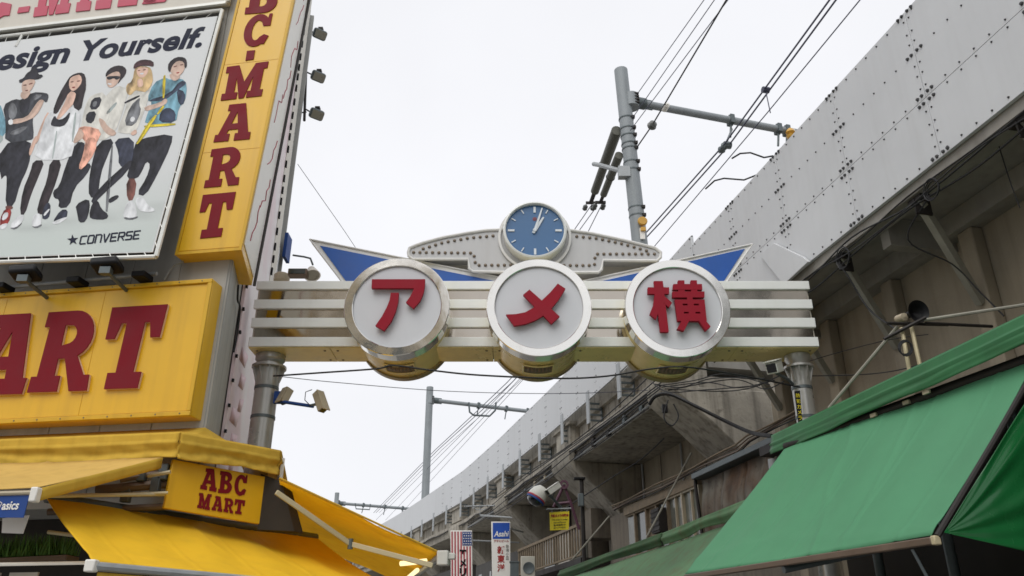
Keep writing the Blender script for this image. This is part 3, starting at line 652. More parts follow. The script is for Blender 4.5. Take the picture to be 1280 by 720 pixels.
# ------- gate poles
def gpole(px, py, rpx, lab):
    y = 10.25; c = at(px, py, y); r = rpx / F * (y * 1.0407); mb = MB(); ztp = zb - .035
    mb.tube([(c.x, y, 0), (c.x, y, ztp - .42)], r, 28); P = mb.build('gate_pole', 'gate_pole', G); P['label'] = lab
    mb = MB(); mb.lathe((c.x, y, 0), UP, [(r, ztp - .42), (r * 1.03, ztp - .40), (r * 1.03, ztp - .10), (r * 1.3, ztp - .05), (r * 1.3, ztp + .018), (0, ztp + .018)], 28); mb.build('pole_head', 'gate_pole', P)
    mb = MB(); mb.lathe((c.x, y, ztp - .15), UP, [(r, -.02), (r * 1.5, -.015), (r * 1.5, .015), (r, .02)], 28); mb.build('flange_ring', 'gate_pole', P)
    for k in range(10):
        an = 2 * math.pi * k / 10; d = V((math.cos(an), math.sin(an), 0)); s_ = d.cross(UP); mb = MB(); o = V((c.x, y, ztp - .17)) + d * r * 1.02
        mb.prism([o - s_ * .006, o + d * r * .42 - s_ * .006, o - UP * .20 - s_ * .006], s_ * .012); mb.build('gusset', 'gate_pole', P)
    for zz in (ztp - .46, ztp - .85): mb = MB(); mb.tube([(c.x, y, zz), (c.x, y, zz + .04)], r * 1.05, 24); mb.build('pole_clamp', 'galdark', P)
    return c.x, r, ztp
lx, lr, lz = gpole(334, 480, 14.2, 'left gate pole, wide and grey')
rx, rr_, rz_ = gpole(1003, 490, 12.2, 'right gate pole behind the green awning')

# ------- things hung on the gate
def cctv(p, aim, up_hint, size, label, mat='cam_white', mount=None, hood=True):
    T = thing('security_camera', label, 'camera', p, 'security cameras'); d = V(aim).normalized(); s_ = d.cross(UP).normalized(); u = s_.cross(d)
    L_, w, h = size; c = V(p)
    mb = MB(); mb.cbox(c, w, L_, h, ax=s_, ay=d, az=u); mb.build('housing', mat, T, bevel=.008)
    if hood: mb = MB(); mb.cbox(c + u * (h / 2 + .012) + d * .02, w * 1.15, L_ * 1.08, .012, ax=s_, ay=d, az=u); mb.build('sun_hood', mat, T)
    mb = MB(); mb.cbox(c + d * (L_ / 2 + .004), w * .8, .006, h * .75, ax=s_, ay=d, az=u); mb.build('lens_window', 'lens', T)
    if mount: mb = MB(); mb.tube([c - u * h * .5] + [V(q) for q in mount], .02, 8); mb.build('mounting_arm', 'galdark', T)
    return T
pa = at(357, 495, 10.1); cctv(pa, (-.25, -.25, -.85), UP, (.21, .10, .10), 'small beige security camera tucked beside the left gate pole', 'cam_beige', [(lx + lr, 10.2, pa.z - .05)])
pb = at(400, 502, 9.95); CT = cctv(pb, (.35, -.25, -.75), UP, (.29, .10, .09), 'beige security camera reaching right on the end of the blue arm', 'cam_beige', [at(388, 507, 10.0)])
mb = MB(); mb.tube([at(344, 498, 10.15), at(352, 502, 10.05), at(392, 508, 10.0)], .022, 8); mb.cbox(at(347, 497, 10.15), .09, .05, .16); mb.build('blue_arm', 'banner_blue', CT)
mb = MB(); mb.tube([at(388, 507, 9.98), at(381, 500, 9.97), at(382, 490, 9.97), at(390, 487, 9.96)], .006, 5); tag(mb.build('camera_lead', 'cable'), 'thin cable loop by the beige camera on the arm', 'cable')
pc = at(968, 459, 9.95); cctv(pc, (-.55, -.75, -.35), UP, (.26, .15, .15), 'white box security camera left of the right gate pole', 'cam_white', [at(985, 474, 10.1), (rx - rr_, 10.2, at(992, 480, 10.2).z)])
# yellow tag strip on the right pole
pt_ = Plane((0, 9.98, 0), (0, -1, 0)); mb = MB(); mb.prism([pt_(993, 489), pt_(1000, 488), pt_(1003, 526), pt_(998, 528)], (0, .012, 0)); o = tag(mb.build('warning_strip', 'black'), 'narrow black strip with yellow lettering hanging on the right gate pole', 'sign')
mb = MB()
for k in range(5):
    y_ = 492 + k * 7; q = [pt_(994.5 + k * .7, y_), pt_(999.5 + k * .7, y_), pt_(1000 + k * .7, y_ + 5), pt_(995 + k * .7, y_ + 5)]; q = [v - V((0, .003, 0)) for v in q]
    text(mb, '防犯カメラ'[k], [q[0], q[1], q[2], q[3]], V((0, -1, 0)), .004)
mb.build('lettering', 'notice_yellow', o)
# small spotlight pair on the left end of the beam
T = thing('spotlight', 'white round spotlight on a curved arm above the left end of the gate beam', 'lamp', at(390, 345, 10.3)); mb = MB(); c = at(390, 341, 10.25)
mb.lathe(c, V((.25, -.35, -.9)), [(0, -.09), (.05, -.085), (.075, -.03), (.11, .05), (.115, .06), (.1, .055)], 18); mb.build('reflector', 'white_plain', T)
mb = MB(); mb.tube([at(366, 319, 10.35), at(380, 321, 10.35), at(388, 323, 10.3), at(391, 331, 10.27)], .014, 8); mb.build('arm', 'galdark', T)
mb = MB(); mb.lathe(c, V((.25, -.35, -.9)), [(.1, .05), (0, .045)], 16); mb.build('lamp_glass', 'lamp_glass', T)
T = thing('floodlight', 'flat brown floodlight box lying on the left end of the gate beam', 'lamp', at(373, 348, 10.2)); mb = MB(); mb.cbox(at(373, 342, 10.15), .26, .14, .1); mb.build('housing', 'bar_brown', T, bevel=.01)
mb = MB(); mb.cbox(at(373, 342, 10.15) - V((0, .075, 0)), .22, .012, .07); mb.build('lamp_glass', 'glass_dark', T)
T = thing('junction_drum', 'squat beige drum on the left end of the gate beam', 'fitting', at(353, 350, 10.3)); mb = MB(); mb.lathe(at(352, 350, 10.3) - UP * .02, UP, [(0, 0), (.11, 0), (.11, .09), (.09, .11), (0, .11)], 20); mb.build('housing', 'cam_beige', T)
# cables slung under the gate
def cable(label, pts, r=.01, mat='cable', name='slung_cable'):
    P = [V(p) for p in pts]; out = []
    for i in range(len(P) - 1):
        p0, p1, p2, p3 = P[max(i - 1, 0)], P[i], P[i + 1], P[min(i + 2, len(P) - 1)]
        for k in range(6):
            t = k / 6; out.append(.5 * ((2 * p1) + (p2 - p0) * t + (2 * p0 - 5 * p1 + 4 * p2 - p3) * t * t + (3 * p1 - p0 - 3 * p2 + p3) * t ** 3))
    out.append(P[-1]); mb = MB(); mb.tube(out, r, 6); return tag(mb.build(name, mat), label, 'cable')
cable('black cable sagging below the left and middle round signs', [at(342, 470, 10.0), at(400, 466, 9.6), at(470, 461, 9.42), at(492, 457, 9.4), at(540, 463, 9.42), at(600, 469, 9.45), at(700, 473, 9.5), at(760, 470, 9.45), at(815, 461, 9.42), at(860, 459, 9.42), at(930, 470, 9.7), at(1000, 484, 10.05)], .011)
cable('thin grey wire sagging under the gate from left pole to viaduct', [at(345, 470, 10.2), at(420, 478, 10.8), at(560, 489, 11.5), at(700, 492, 12.0), at(810, 488, 13)], .005, 'cable_grey')
# ================================================================== SHOE SHOP BUILDING (left)
CB = V((-3.32, 8.65, 0)); FD = V((.988, -.156, 0)).normalized(); NF = V((-.156, -.988, 0)).normalized()
SR = V((S_DIR.y, -S_DIR.x, 0))                      # normal of the side wall, towards the street
FAC = Plane(CB, NF); SIDE = Plane(CB, SR)
BL = thing('shop_building', 'grey clad shop building on the left corner behind the yellow signs', 'building', CB)
mb = MB()
poly = [CB, CB - FD * 9, CB - FD * 9 - NF * 7, CB + S_DIR * 5.3]
mb.prism([p + UP * 3.0 for p in poly], UP * 11.5); mb.build('upper_wall', 'wall_grey', BL)
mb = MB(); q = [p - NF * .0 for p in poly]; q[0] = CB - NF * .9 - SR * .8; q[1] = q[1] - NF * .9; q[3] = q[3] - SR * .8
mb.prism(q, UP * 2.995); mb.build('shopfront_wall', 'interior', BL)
# vertical cladding joints as separate boards of the facade seen between the signs
for k in range(9):
    mb = MB(); o = CB - FD * (.02 + .62 * (k + 1)) + NF * .001 + UP * 3.1; mb.box(o + FD * .006, FD * .608, NF * .012, UP * 11.3); mb.build('cladding_board', 'wall_grey', BL, bevel=.004)
for k in range(3):
    mb = MB(); o = CB + S_DIR * (.02 + .33 * k) + SR * .001 + UP * 3.1; mb.box(o, S_DIR * .32, SR * .010, UP * 11.3); mb.build('cladding_board', 'wall_grey', BL, bevel=.003)
# ---- print banners on the side wall
S1 = SIDE.off(.05)
T = thing('side_banner', 'tall white banner with faded pink print on the side wall behind the left gate pole', 'banner', CB + S_DIR * 3 + SR * .05 + UP * 4)
a0 = CB + S_DIR * 1.05 + SR * .02 + UP * 3.2; mb = MB(); mb.box(a0, S_DIR * 2.6, SR * .04, UP * 11); mb.build('sheet', 'banner_white', T)
mb = MB()
for k in range(7):
    z = 3.4 + k * .28; u = 1.2 + .9 * ((k * 37) % 10) / 10; w = .3 + .5 * ((k * 53) % 10) / 10
    o = CB + S_DIR * u + SR * .0625 + UP * z; mb.add([o, o + S_DIR * w + UP * .1, o + S_DIR * (w + .2) + UP * .34, o + S_DIR * .15 + UP * .22], [(0, 1, 2, 3)])
mb.build('pink_print', 'banner_pink', T, solid=.002)
mb = MB()
for k in range(34): mb.cbox(CB + S_DIR * (1.03) + SR * .07 + UP * (3.4 + k * .32), .05, .03, .035, ax=S_DIR, ay=SR)
mb.build('edge_clips', 'black', T, kind='stuff')
T = thing('side_banner', 'white framed panel with black clips at the far end of the left side wall', 'banner', CB + S_DIR * 5 + SR * .05 + UP * 5)
mb = MB(); mb.box(CB + S_DIR * 3.72 + SR * .012 + UP * 6.2, S_DIR * .9, SR * .05, UP * 8); mb.build('sheet', 'board_cream', T)
mb = MB()
for k in range(30): mb.cbox(CB + S_DIR * 3.70 + SR * .08 + UP * (6.3 + k * .27 + .04 * math.sin(k * 5)), .06, .03, .12, ax=S_DIR, ay=SR)
mb.build('edge_clips', 'black', T, kind='stuff')
mb = MB(); mb.box(CB + S_DIR * 4.65 + SR * .01 + UP * 5.4, S_DIR * .5, SR * .04, UP * 3); mb.build('dark_window', 'glass_dark', BL)
mb = MB(); mb.box(CB + S_DIR * 5.2 + SR * .01 + UP * 3.3, S_DIR * .09, SR * .08, UP * 11); mb.build('window_mullion', 'wall_grey', BL)
mb = MB(); pb_ = at(359, 310, 13.6); mb.cbox(pb_, .06, .3, .5); tag(mb.build('blue_plate', 'banner_blue'), 'small blue upright plate on the far corner of the left building', 'sign')
# ---- floodlights on their post
pz0, pz1 = at(381, 146, 14.2), at(384, 30, 14.2)
T = thing('lamp_post', 'thin dark upright bar carrying three floodlights at the left building', 'post', pz0); mb = MB(); mb.tube([pz0 - UP * .1, pz1 + UP * .1], .03, 8); mb.build('bar', 'dark_iron', T)
mb = MB()
for yy in (40, 92, 140):
    p = at(383, yy, 14.2); mb.tube([p, p + V((-.5, .1, 0))], .015, 6)
mb.build('wall_ties', 'dark_iron', T)
for k, (x, y) in enumerate(((400, 43), (398, 96), (396, 143))):
    c = at(x, y, 14.0); T = thing('floodlight', ['top', 'middle', 'bottom'][k] + ' of the three floodlights on the upright bar against the sky', 'lamp', c, 'floodlights on the bar')
    mb = MB(); ax = V((.45, -.6, -.65)).normalized(); s1 = ax.cross(UP).normalized(); u1 = s1.cross(ax); mb.cbox(c - ax * .02, .30, .16, .22, ax=s1, ay=ax, az=u1); mb.build('housing', 'galdark', T, bevel=.05)
    mb = MB(); mb.cbox(c + ax * .062, .25, .012, .17, ax=s1, ay=ax, az=u1); mb.build('lamp_glass', 'lamp_glass', T)
    mb = MB(); p = at(383, y - 6, 14.2); mb.tube([p, c + V((-.16, .05, .10)), c + V((0, .05, .14))], .018, 6); mb.cbox(c + V((0, .02, .16)), .1, .1, .06); mb.build('bracket', 'dark_iron', T)
cable('thin wire dropping from the left building to the sky above the gate wing', [at(372, 205, 14.5), at(400, 245, 15), at(428, 285, 16), at(446, 312, 17)], .006, 'cable_grey', 'slung_wire')

# ---- vertical yellow sign wrapped round the corner
PV = FAC.off(.22)
T = thing('vertical_sign', 'tall yellow corner sign with maroon letters running down the building edge', 'sign', PV(255, 318))
zs0 = PV(302, 313).z; xl_ = PV(219, 318); xr_ = PV(302, 313)
def onz(p, z): return V((p.x, p.y, z))
A0, A1 = onz(xl_, zs0), onz(xr_, zs0)
rise = PV(368, 0).z - zs0
sh = (PV(368, 0) - A1) * (7.0 / rise)                     # the sign leans a touch towards the street as it rises
back = onz(CB + SR * .17 + S_DIR * .72, zs0); backt = onz(CB + SR * .17 + S_DIR * .40, zs0)
def loft(bot, top):
    mb = MB(); n = len(bot); mb.add(list(bot) + list(top), [tuple(range(n - 1, -1, -1)), tuple(range(n, 2 * n))] + [(i, (i + 1) % n, n + (i + 1) % n, n + i) for i in range(n)]); return mb
b5 = [onz(CB + SR * .003 + S_DIR * .72, zs0), onz(CB + (SR + NF) * .003, zs0), onz(A0 - NF * .216, zs0)]
t5 = [onz(CB + SR * .003 + S_DIR * .40, zs0), b5[1], b5[2]]
bot = [A0, A1, back] + b5; top = [A0 + sh, A1 + sh, backt + sh] + [p + sh for p in t5]
VS = loft(bot, top).build('sign_box', 'sign_yellow', T, bevel=.006)
w = (A1 - A0).length; d_ = (A1 - A0).normalized(); su = sh.normalized(); HS = sh.length
mb = MB()
for (u0, u1) in ((0, .035), (w - .035, w)): mb.box(A0 + d_ * u0 + NF * .001, d_ * (u1 - u0), NF * .012, sh)
mb.box(A0 + d_ * .036 + NF * .001, d_ * (w - .072), NF * .012, su * .035); mb.build('edge_trim', 'sign_yellow_dull', T)
for k in range(5):
    mb = MB(); mb.box(A0 + d_ * .04 + NF * .001 + su * (.05 + 1.36 * k), d_ * (w - .08), NF * .005, su * 1.354); mb.build('face_panel', 'sign_yellow', T)
sd_ = (back - A1); sl = sd_.length; sd_.normalize(); sn = V((sd_.y, -sd_.x, 0)); sn = sn if sn.x > 0 else -sn
sdt = (backt - A1).normalized(); slt = (backt - A1).length
def onside(u, f, o): return (A1 + sd_ * (sl * u)).lerp(A1 + sh + sdt * (slt * u), f) + sn * o
mb = MB(); q_ = [onside(.05, .015, .002), onside(.97, .015, .002), onside(.97, 1, .002), onside(.05, 1, .002)]; mb.prism(q_, sn * .008); mb.build('white_side', 'white_plain', T)
mb = MB(); rnd = random.Random(3)
for s_ in range(12):
    f0 = .04 + s_ * .08; pts = []; u = .2 + .4 * rnd.random()
    for j in range(6): pts.append(onside(min(.9, max(.1, u + .10 * rnd.uniform(-1, 1))), f0 + j * .016, .014)); u += .05
    mb.tube(pts, .007, 5)
mb.build('red_tubing', 'squiggle', T)
mb = MB(); mb.tube([onside(1.0, .0, .03), onside(1.0, 1, .03)], .02, 6); mb.build('back_edge', 'wall_dark', T)
PVl = PV.off(.008)
VL = {'B': [(313, -26), (352, -30), (346, 15), (306, 18)], 'C': [(310, 19), (342, 17), (334, 57), (301, 60)], '-': [(304, 62), (323, 61), (321, 76), (303, 78)], 'M': [(284, 84), (336, 77), (327, 120), (276, 126)],
      'A': [(279, 132), (319, 128), (312, 174), (267, 178)], 'R': [(265, 187), (304, 182), (298, 231), (255, 235)], 'T': [(254, 244), (295, 240), (284, 295), (243, 299)]}
for ch, q in VL.items():
    mb = MB()
    if ch == '-': q = [(309, 64), (319, 63), (317, 74.5), (307, 76)]; quad = [PVl(*p) for p in q]; mb.prism(quad, NF * .008)
    else: letter(mb, ch, [PVl(*p) for p in q], NF, .008)
    mb.build('letter', 'letter_red', T)

# ---- big yellow fascia sign
PB = FAC.off(.22)
T = thing('fascia_sign', 'wide yellow fascia sign with large slanted maroon letters', 'sign', PB(240, 520))
tr, br = PB(268, 349), PB(238, 520); zt, z0 = tr.z + .0, br.z
R0 = onz((tr + br) / 2, z0); Ld = -FD; wid = 5.2
mb = MB(); o = R0 - NF * .218; mb.box(o, Ld * wid, NF * .218, UP * (zt - z0)); SB = mb.build('sign_box', 'sign_yellow', T, bevel=.01)
npan = 4; pw = (wid - .12) / npan
for k in range(npan):
    mb = MB(); mb.box(R0 + Ld * (.06 + pw * k + .003) + UP * .06 + NF * .0005, Ld * (pw - .006), NF * .004, UP * (zt - z0 - .12)); mb.build('face_panel', 'sign_yellow', T)
mb = MB(); h_ = zt - z0
mb.box(R0 + NF * .001, Ld * wid, NF * .03, UP * .05); mb.box(R0 + NF * .001 + UP * (h_ - .05), Ld * wid, NF * .03, UP * .05); mb.box(R0 + NF * .001 + UP * .051, Ld * .05, NF * .03, UP * (h_ - .102)); mb.build('edge_trim', 'sign_yellow_dull', T, bevel=.006)
mb = MB()
for k in range(18):
    for zz in (.025, h_ - .025): mb.lathe(R0 + Ld * (.12 + .28 * k) + NF * .031 + UP * zz, NF, [(.010, 0), (.008, .004), (0, .005)], 6)
mb.build('fixing_screws', 'rivet', T, kind='stuff')
PBl = PB.off(.006); PBf = PB.off(.075)
BIG = {'T': [(143, 386), (212, 382), (186, 486), (121, 488)], 'R': [(64, 392), (127, 388), (111, 489.5), (36.7, 492)], 'A': [(-12, 396), (62.6, 392), (30, 493.6), (-47, 496)], 'M': [(-118, 400), (-26, 396), (-54, 497), (-150, 500)]}
for ch, q in BIG.items():
    mb = MB(); letter(mb, ch, [PBl(*p) for p in q], NF, .03); Lt = mb.build('letter', 'letter_edge', T)
    q2 = [PBl(*p) + NF * .031 for p in q]; mb = MB(); letter(mb, ch, q2, NF, .012); mb.build('letter_face', 'letter_red', Lt)

# ---- upper cream sign
PU = FAC.off(.10)
T = thing('upper_sign', 'cream sign with faded pink letters at the very top left', 'sign', PU(120, 20))
mb = MB(); br_ = PU(284, 3); mb.box(br_ - NF * .08, -FD * 5.5, NF * .08, UP * 2.2); mb.build('sign_box', 'board_cream', T)
mb = MB(); mb.box(br_ - UP * .05, -FD * 5.5, NF * .04, UP * .045); mb.box(br_ - UP * .004 + FD * .005, FD * .045, NF * .04, UP * 2.2); mb.build('edge_frame', 'tube_white', T)
PUl = PU.off(.003)
for ch, q in (('C', [(-52, -28), (2, -32), (22, 22), (-40, 29)]), ('M', [(52, -38), (100, -44), (86, 16), (42, 21.5)]), ('A', [(104, -44), (150, -48), (138, 10.5), (95, 15)]), ('R', [(158, -50), (206, -54), (195, 4), (147, 9)]), ('T', [(214, -58), (262, -62), (214, 2), (170, 6)])):
    mb = MB(); letter(mb, ch, [PUl(*p) for p in q], NF, .012); mb.build('letter', 'letter_pink', T)
mb = MB(); mb.prism([PUl(*p) for p in ((24, 10), (38, 8), (36, 15), (22, 17))], NF * .012); mb.build('letter', 'letter_pink', T)

# ---- poster billboard, leaning back a little
pbr = at(195, 320, 8.18); ptr = at(277, 15, 8.65); upv = (ptr - pbr).normalized()
NP = FD.cross(upv); NP = NP if NP.y < 0 else -NP
PP = Plane(pbr, NP)
T = thing('poster_billboard', 'large pale fashion poster of standing young people laced in a tube frame', 'billboard', PP(120, 320))
TLp, TRp, BRp, BLp = PP(-60, 60), PP(272, 20), PP(191, 315), PP(-60, 324)
mb = MB(); mb.prism([TLp, TRp, BRp, BLp], -NP * .01); PS = mb.build('poster_sheet', 'poster', T)
PQ = PP.off(.0008); gv, gf, gc = [], [], []
feet = [(20, 284), (45, 284), (75, 277), (103, 270), (125, 270), (170, 268), (160, 262), (190, 258)]
for j in range(41):
    for i in range(41):
        u, v = i / 40, j / 40; x = (-58 + 328 * u) * (1 - v) + (-58 + 247 * u) * v; y = (61 - 39 * u) * (1 - v) + (323 - 9 * u) * v
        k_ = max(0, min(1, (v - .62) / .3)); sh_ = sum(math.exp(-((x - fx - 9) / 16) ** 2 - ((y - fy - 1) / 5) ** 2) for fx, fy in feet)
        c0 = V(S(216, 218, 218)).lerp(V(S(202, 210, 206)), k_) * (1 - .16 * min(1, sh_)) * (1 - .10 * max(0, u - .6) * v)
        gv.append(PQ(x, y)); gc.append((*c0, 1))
for j in range(40):
    for i in range(40): gf.append((j * 41 + i, (j + 1) * 41 + i, (j + 1) * 41 + i + 1, j * 41 + i + 1))
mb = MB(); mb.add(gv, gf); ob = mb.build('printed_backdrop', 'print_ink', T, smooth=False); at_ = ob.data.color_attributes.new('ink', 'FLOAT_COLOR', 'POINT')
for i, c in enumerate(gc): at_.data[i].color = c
mb = MB()
fr = [PP(-62, 54), PP(278, 13), PP(195, 321), PP(-62, 330)]
for a, b in zip(fr, fr[1:]): mb.tube([a, b], .028, 8)
mb.tube([PP(28, 44), PP(20, 58)], .02, 6); mb.build('frame_tube', 'tube_white', T)
mb = MB(); PK = PP.off(-.06); mb.prism([PK(-62, 52), PK(279, 11), PK(193, 323), PK(-62, 332)], -NP * .02); mb.build('back_board', 'wall_dark', T)
mb = MB()
for k in range(15):
    t = (k + .5) / 15; a = TRp.lerp(BRp, t); b = fr[1].lerp(fr[2], t + .015); mb.tube([a - NP * .002, b], .006, 4)
for k in range(12):
    t = (k + .5) / 12; a = BRp.lerp(BLp, t); b = fr[2].lerp(fr[3], t); mb.tube([a, b], .006, 4)
    a = TLp.lerp(TRp, t); b = fr[0].lerp(fr[1], t + .01); mb.tube([a, b], .006, 4)
mb.build('lacing', 'tube_white', T, kind='stuff')
# printing on the poster, layer by layer
LAY = [0]
def P1(x, y, k): return PP.off(.0025 + .00025 * k)(x, y)
def pr(mb, mat_i, pts):
    LAY[0] += 1; k = LAY[0] % 26; mb.mi = mat_i; ps = [P1(x, y, k) for x, y in pts]
    n = V((0, 0, 0))
    for i in range(len(ps)): n += ps[i].cross(ps[(i + 1) % len(ps)])
    if n.dot(NP) < 0: ps = ps[::-1]
    mb.face(*ps)
def smooth_poly(pts, it=2):
    for _ in range(it):
        o = []
        for i in range(len(pts)):
            a, b = pts[i], pts[(i + 1) % len(pts)]
            o += [(a[0] * .75 + b[0] * .25, a[1] * .75 + b[1] * .25), (a[0] * .25 + b[0] * .75, a[1] * .25 + b[1] * .75)]
        pts = o
    return pts
CR1 = lambda x, y: (x / 6, 60 + y / 6); CR2 = lambda x, y: (x / 5.54, 170 + y / 5.54); CR3 = lambda x, y: (120 + x / 6, 60 + y / 6); CR4 = lambda x, y: (80 + x / 5.143, 170 + y / 5.143)
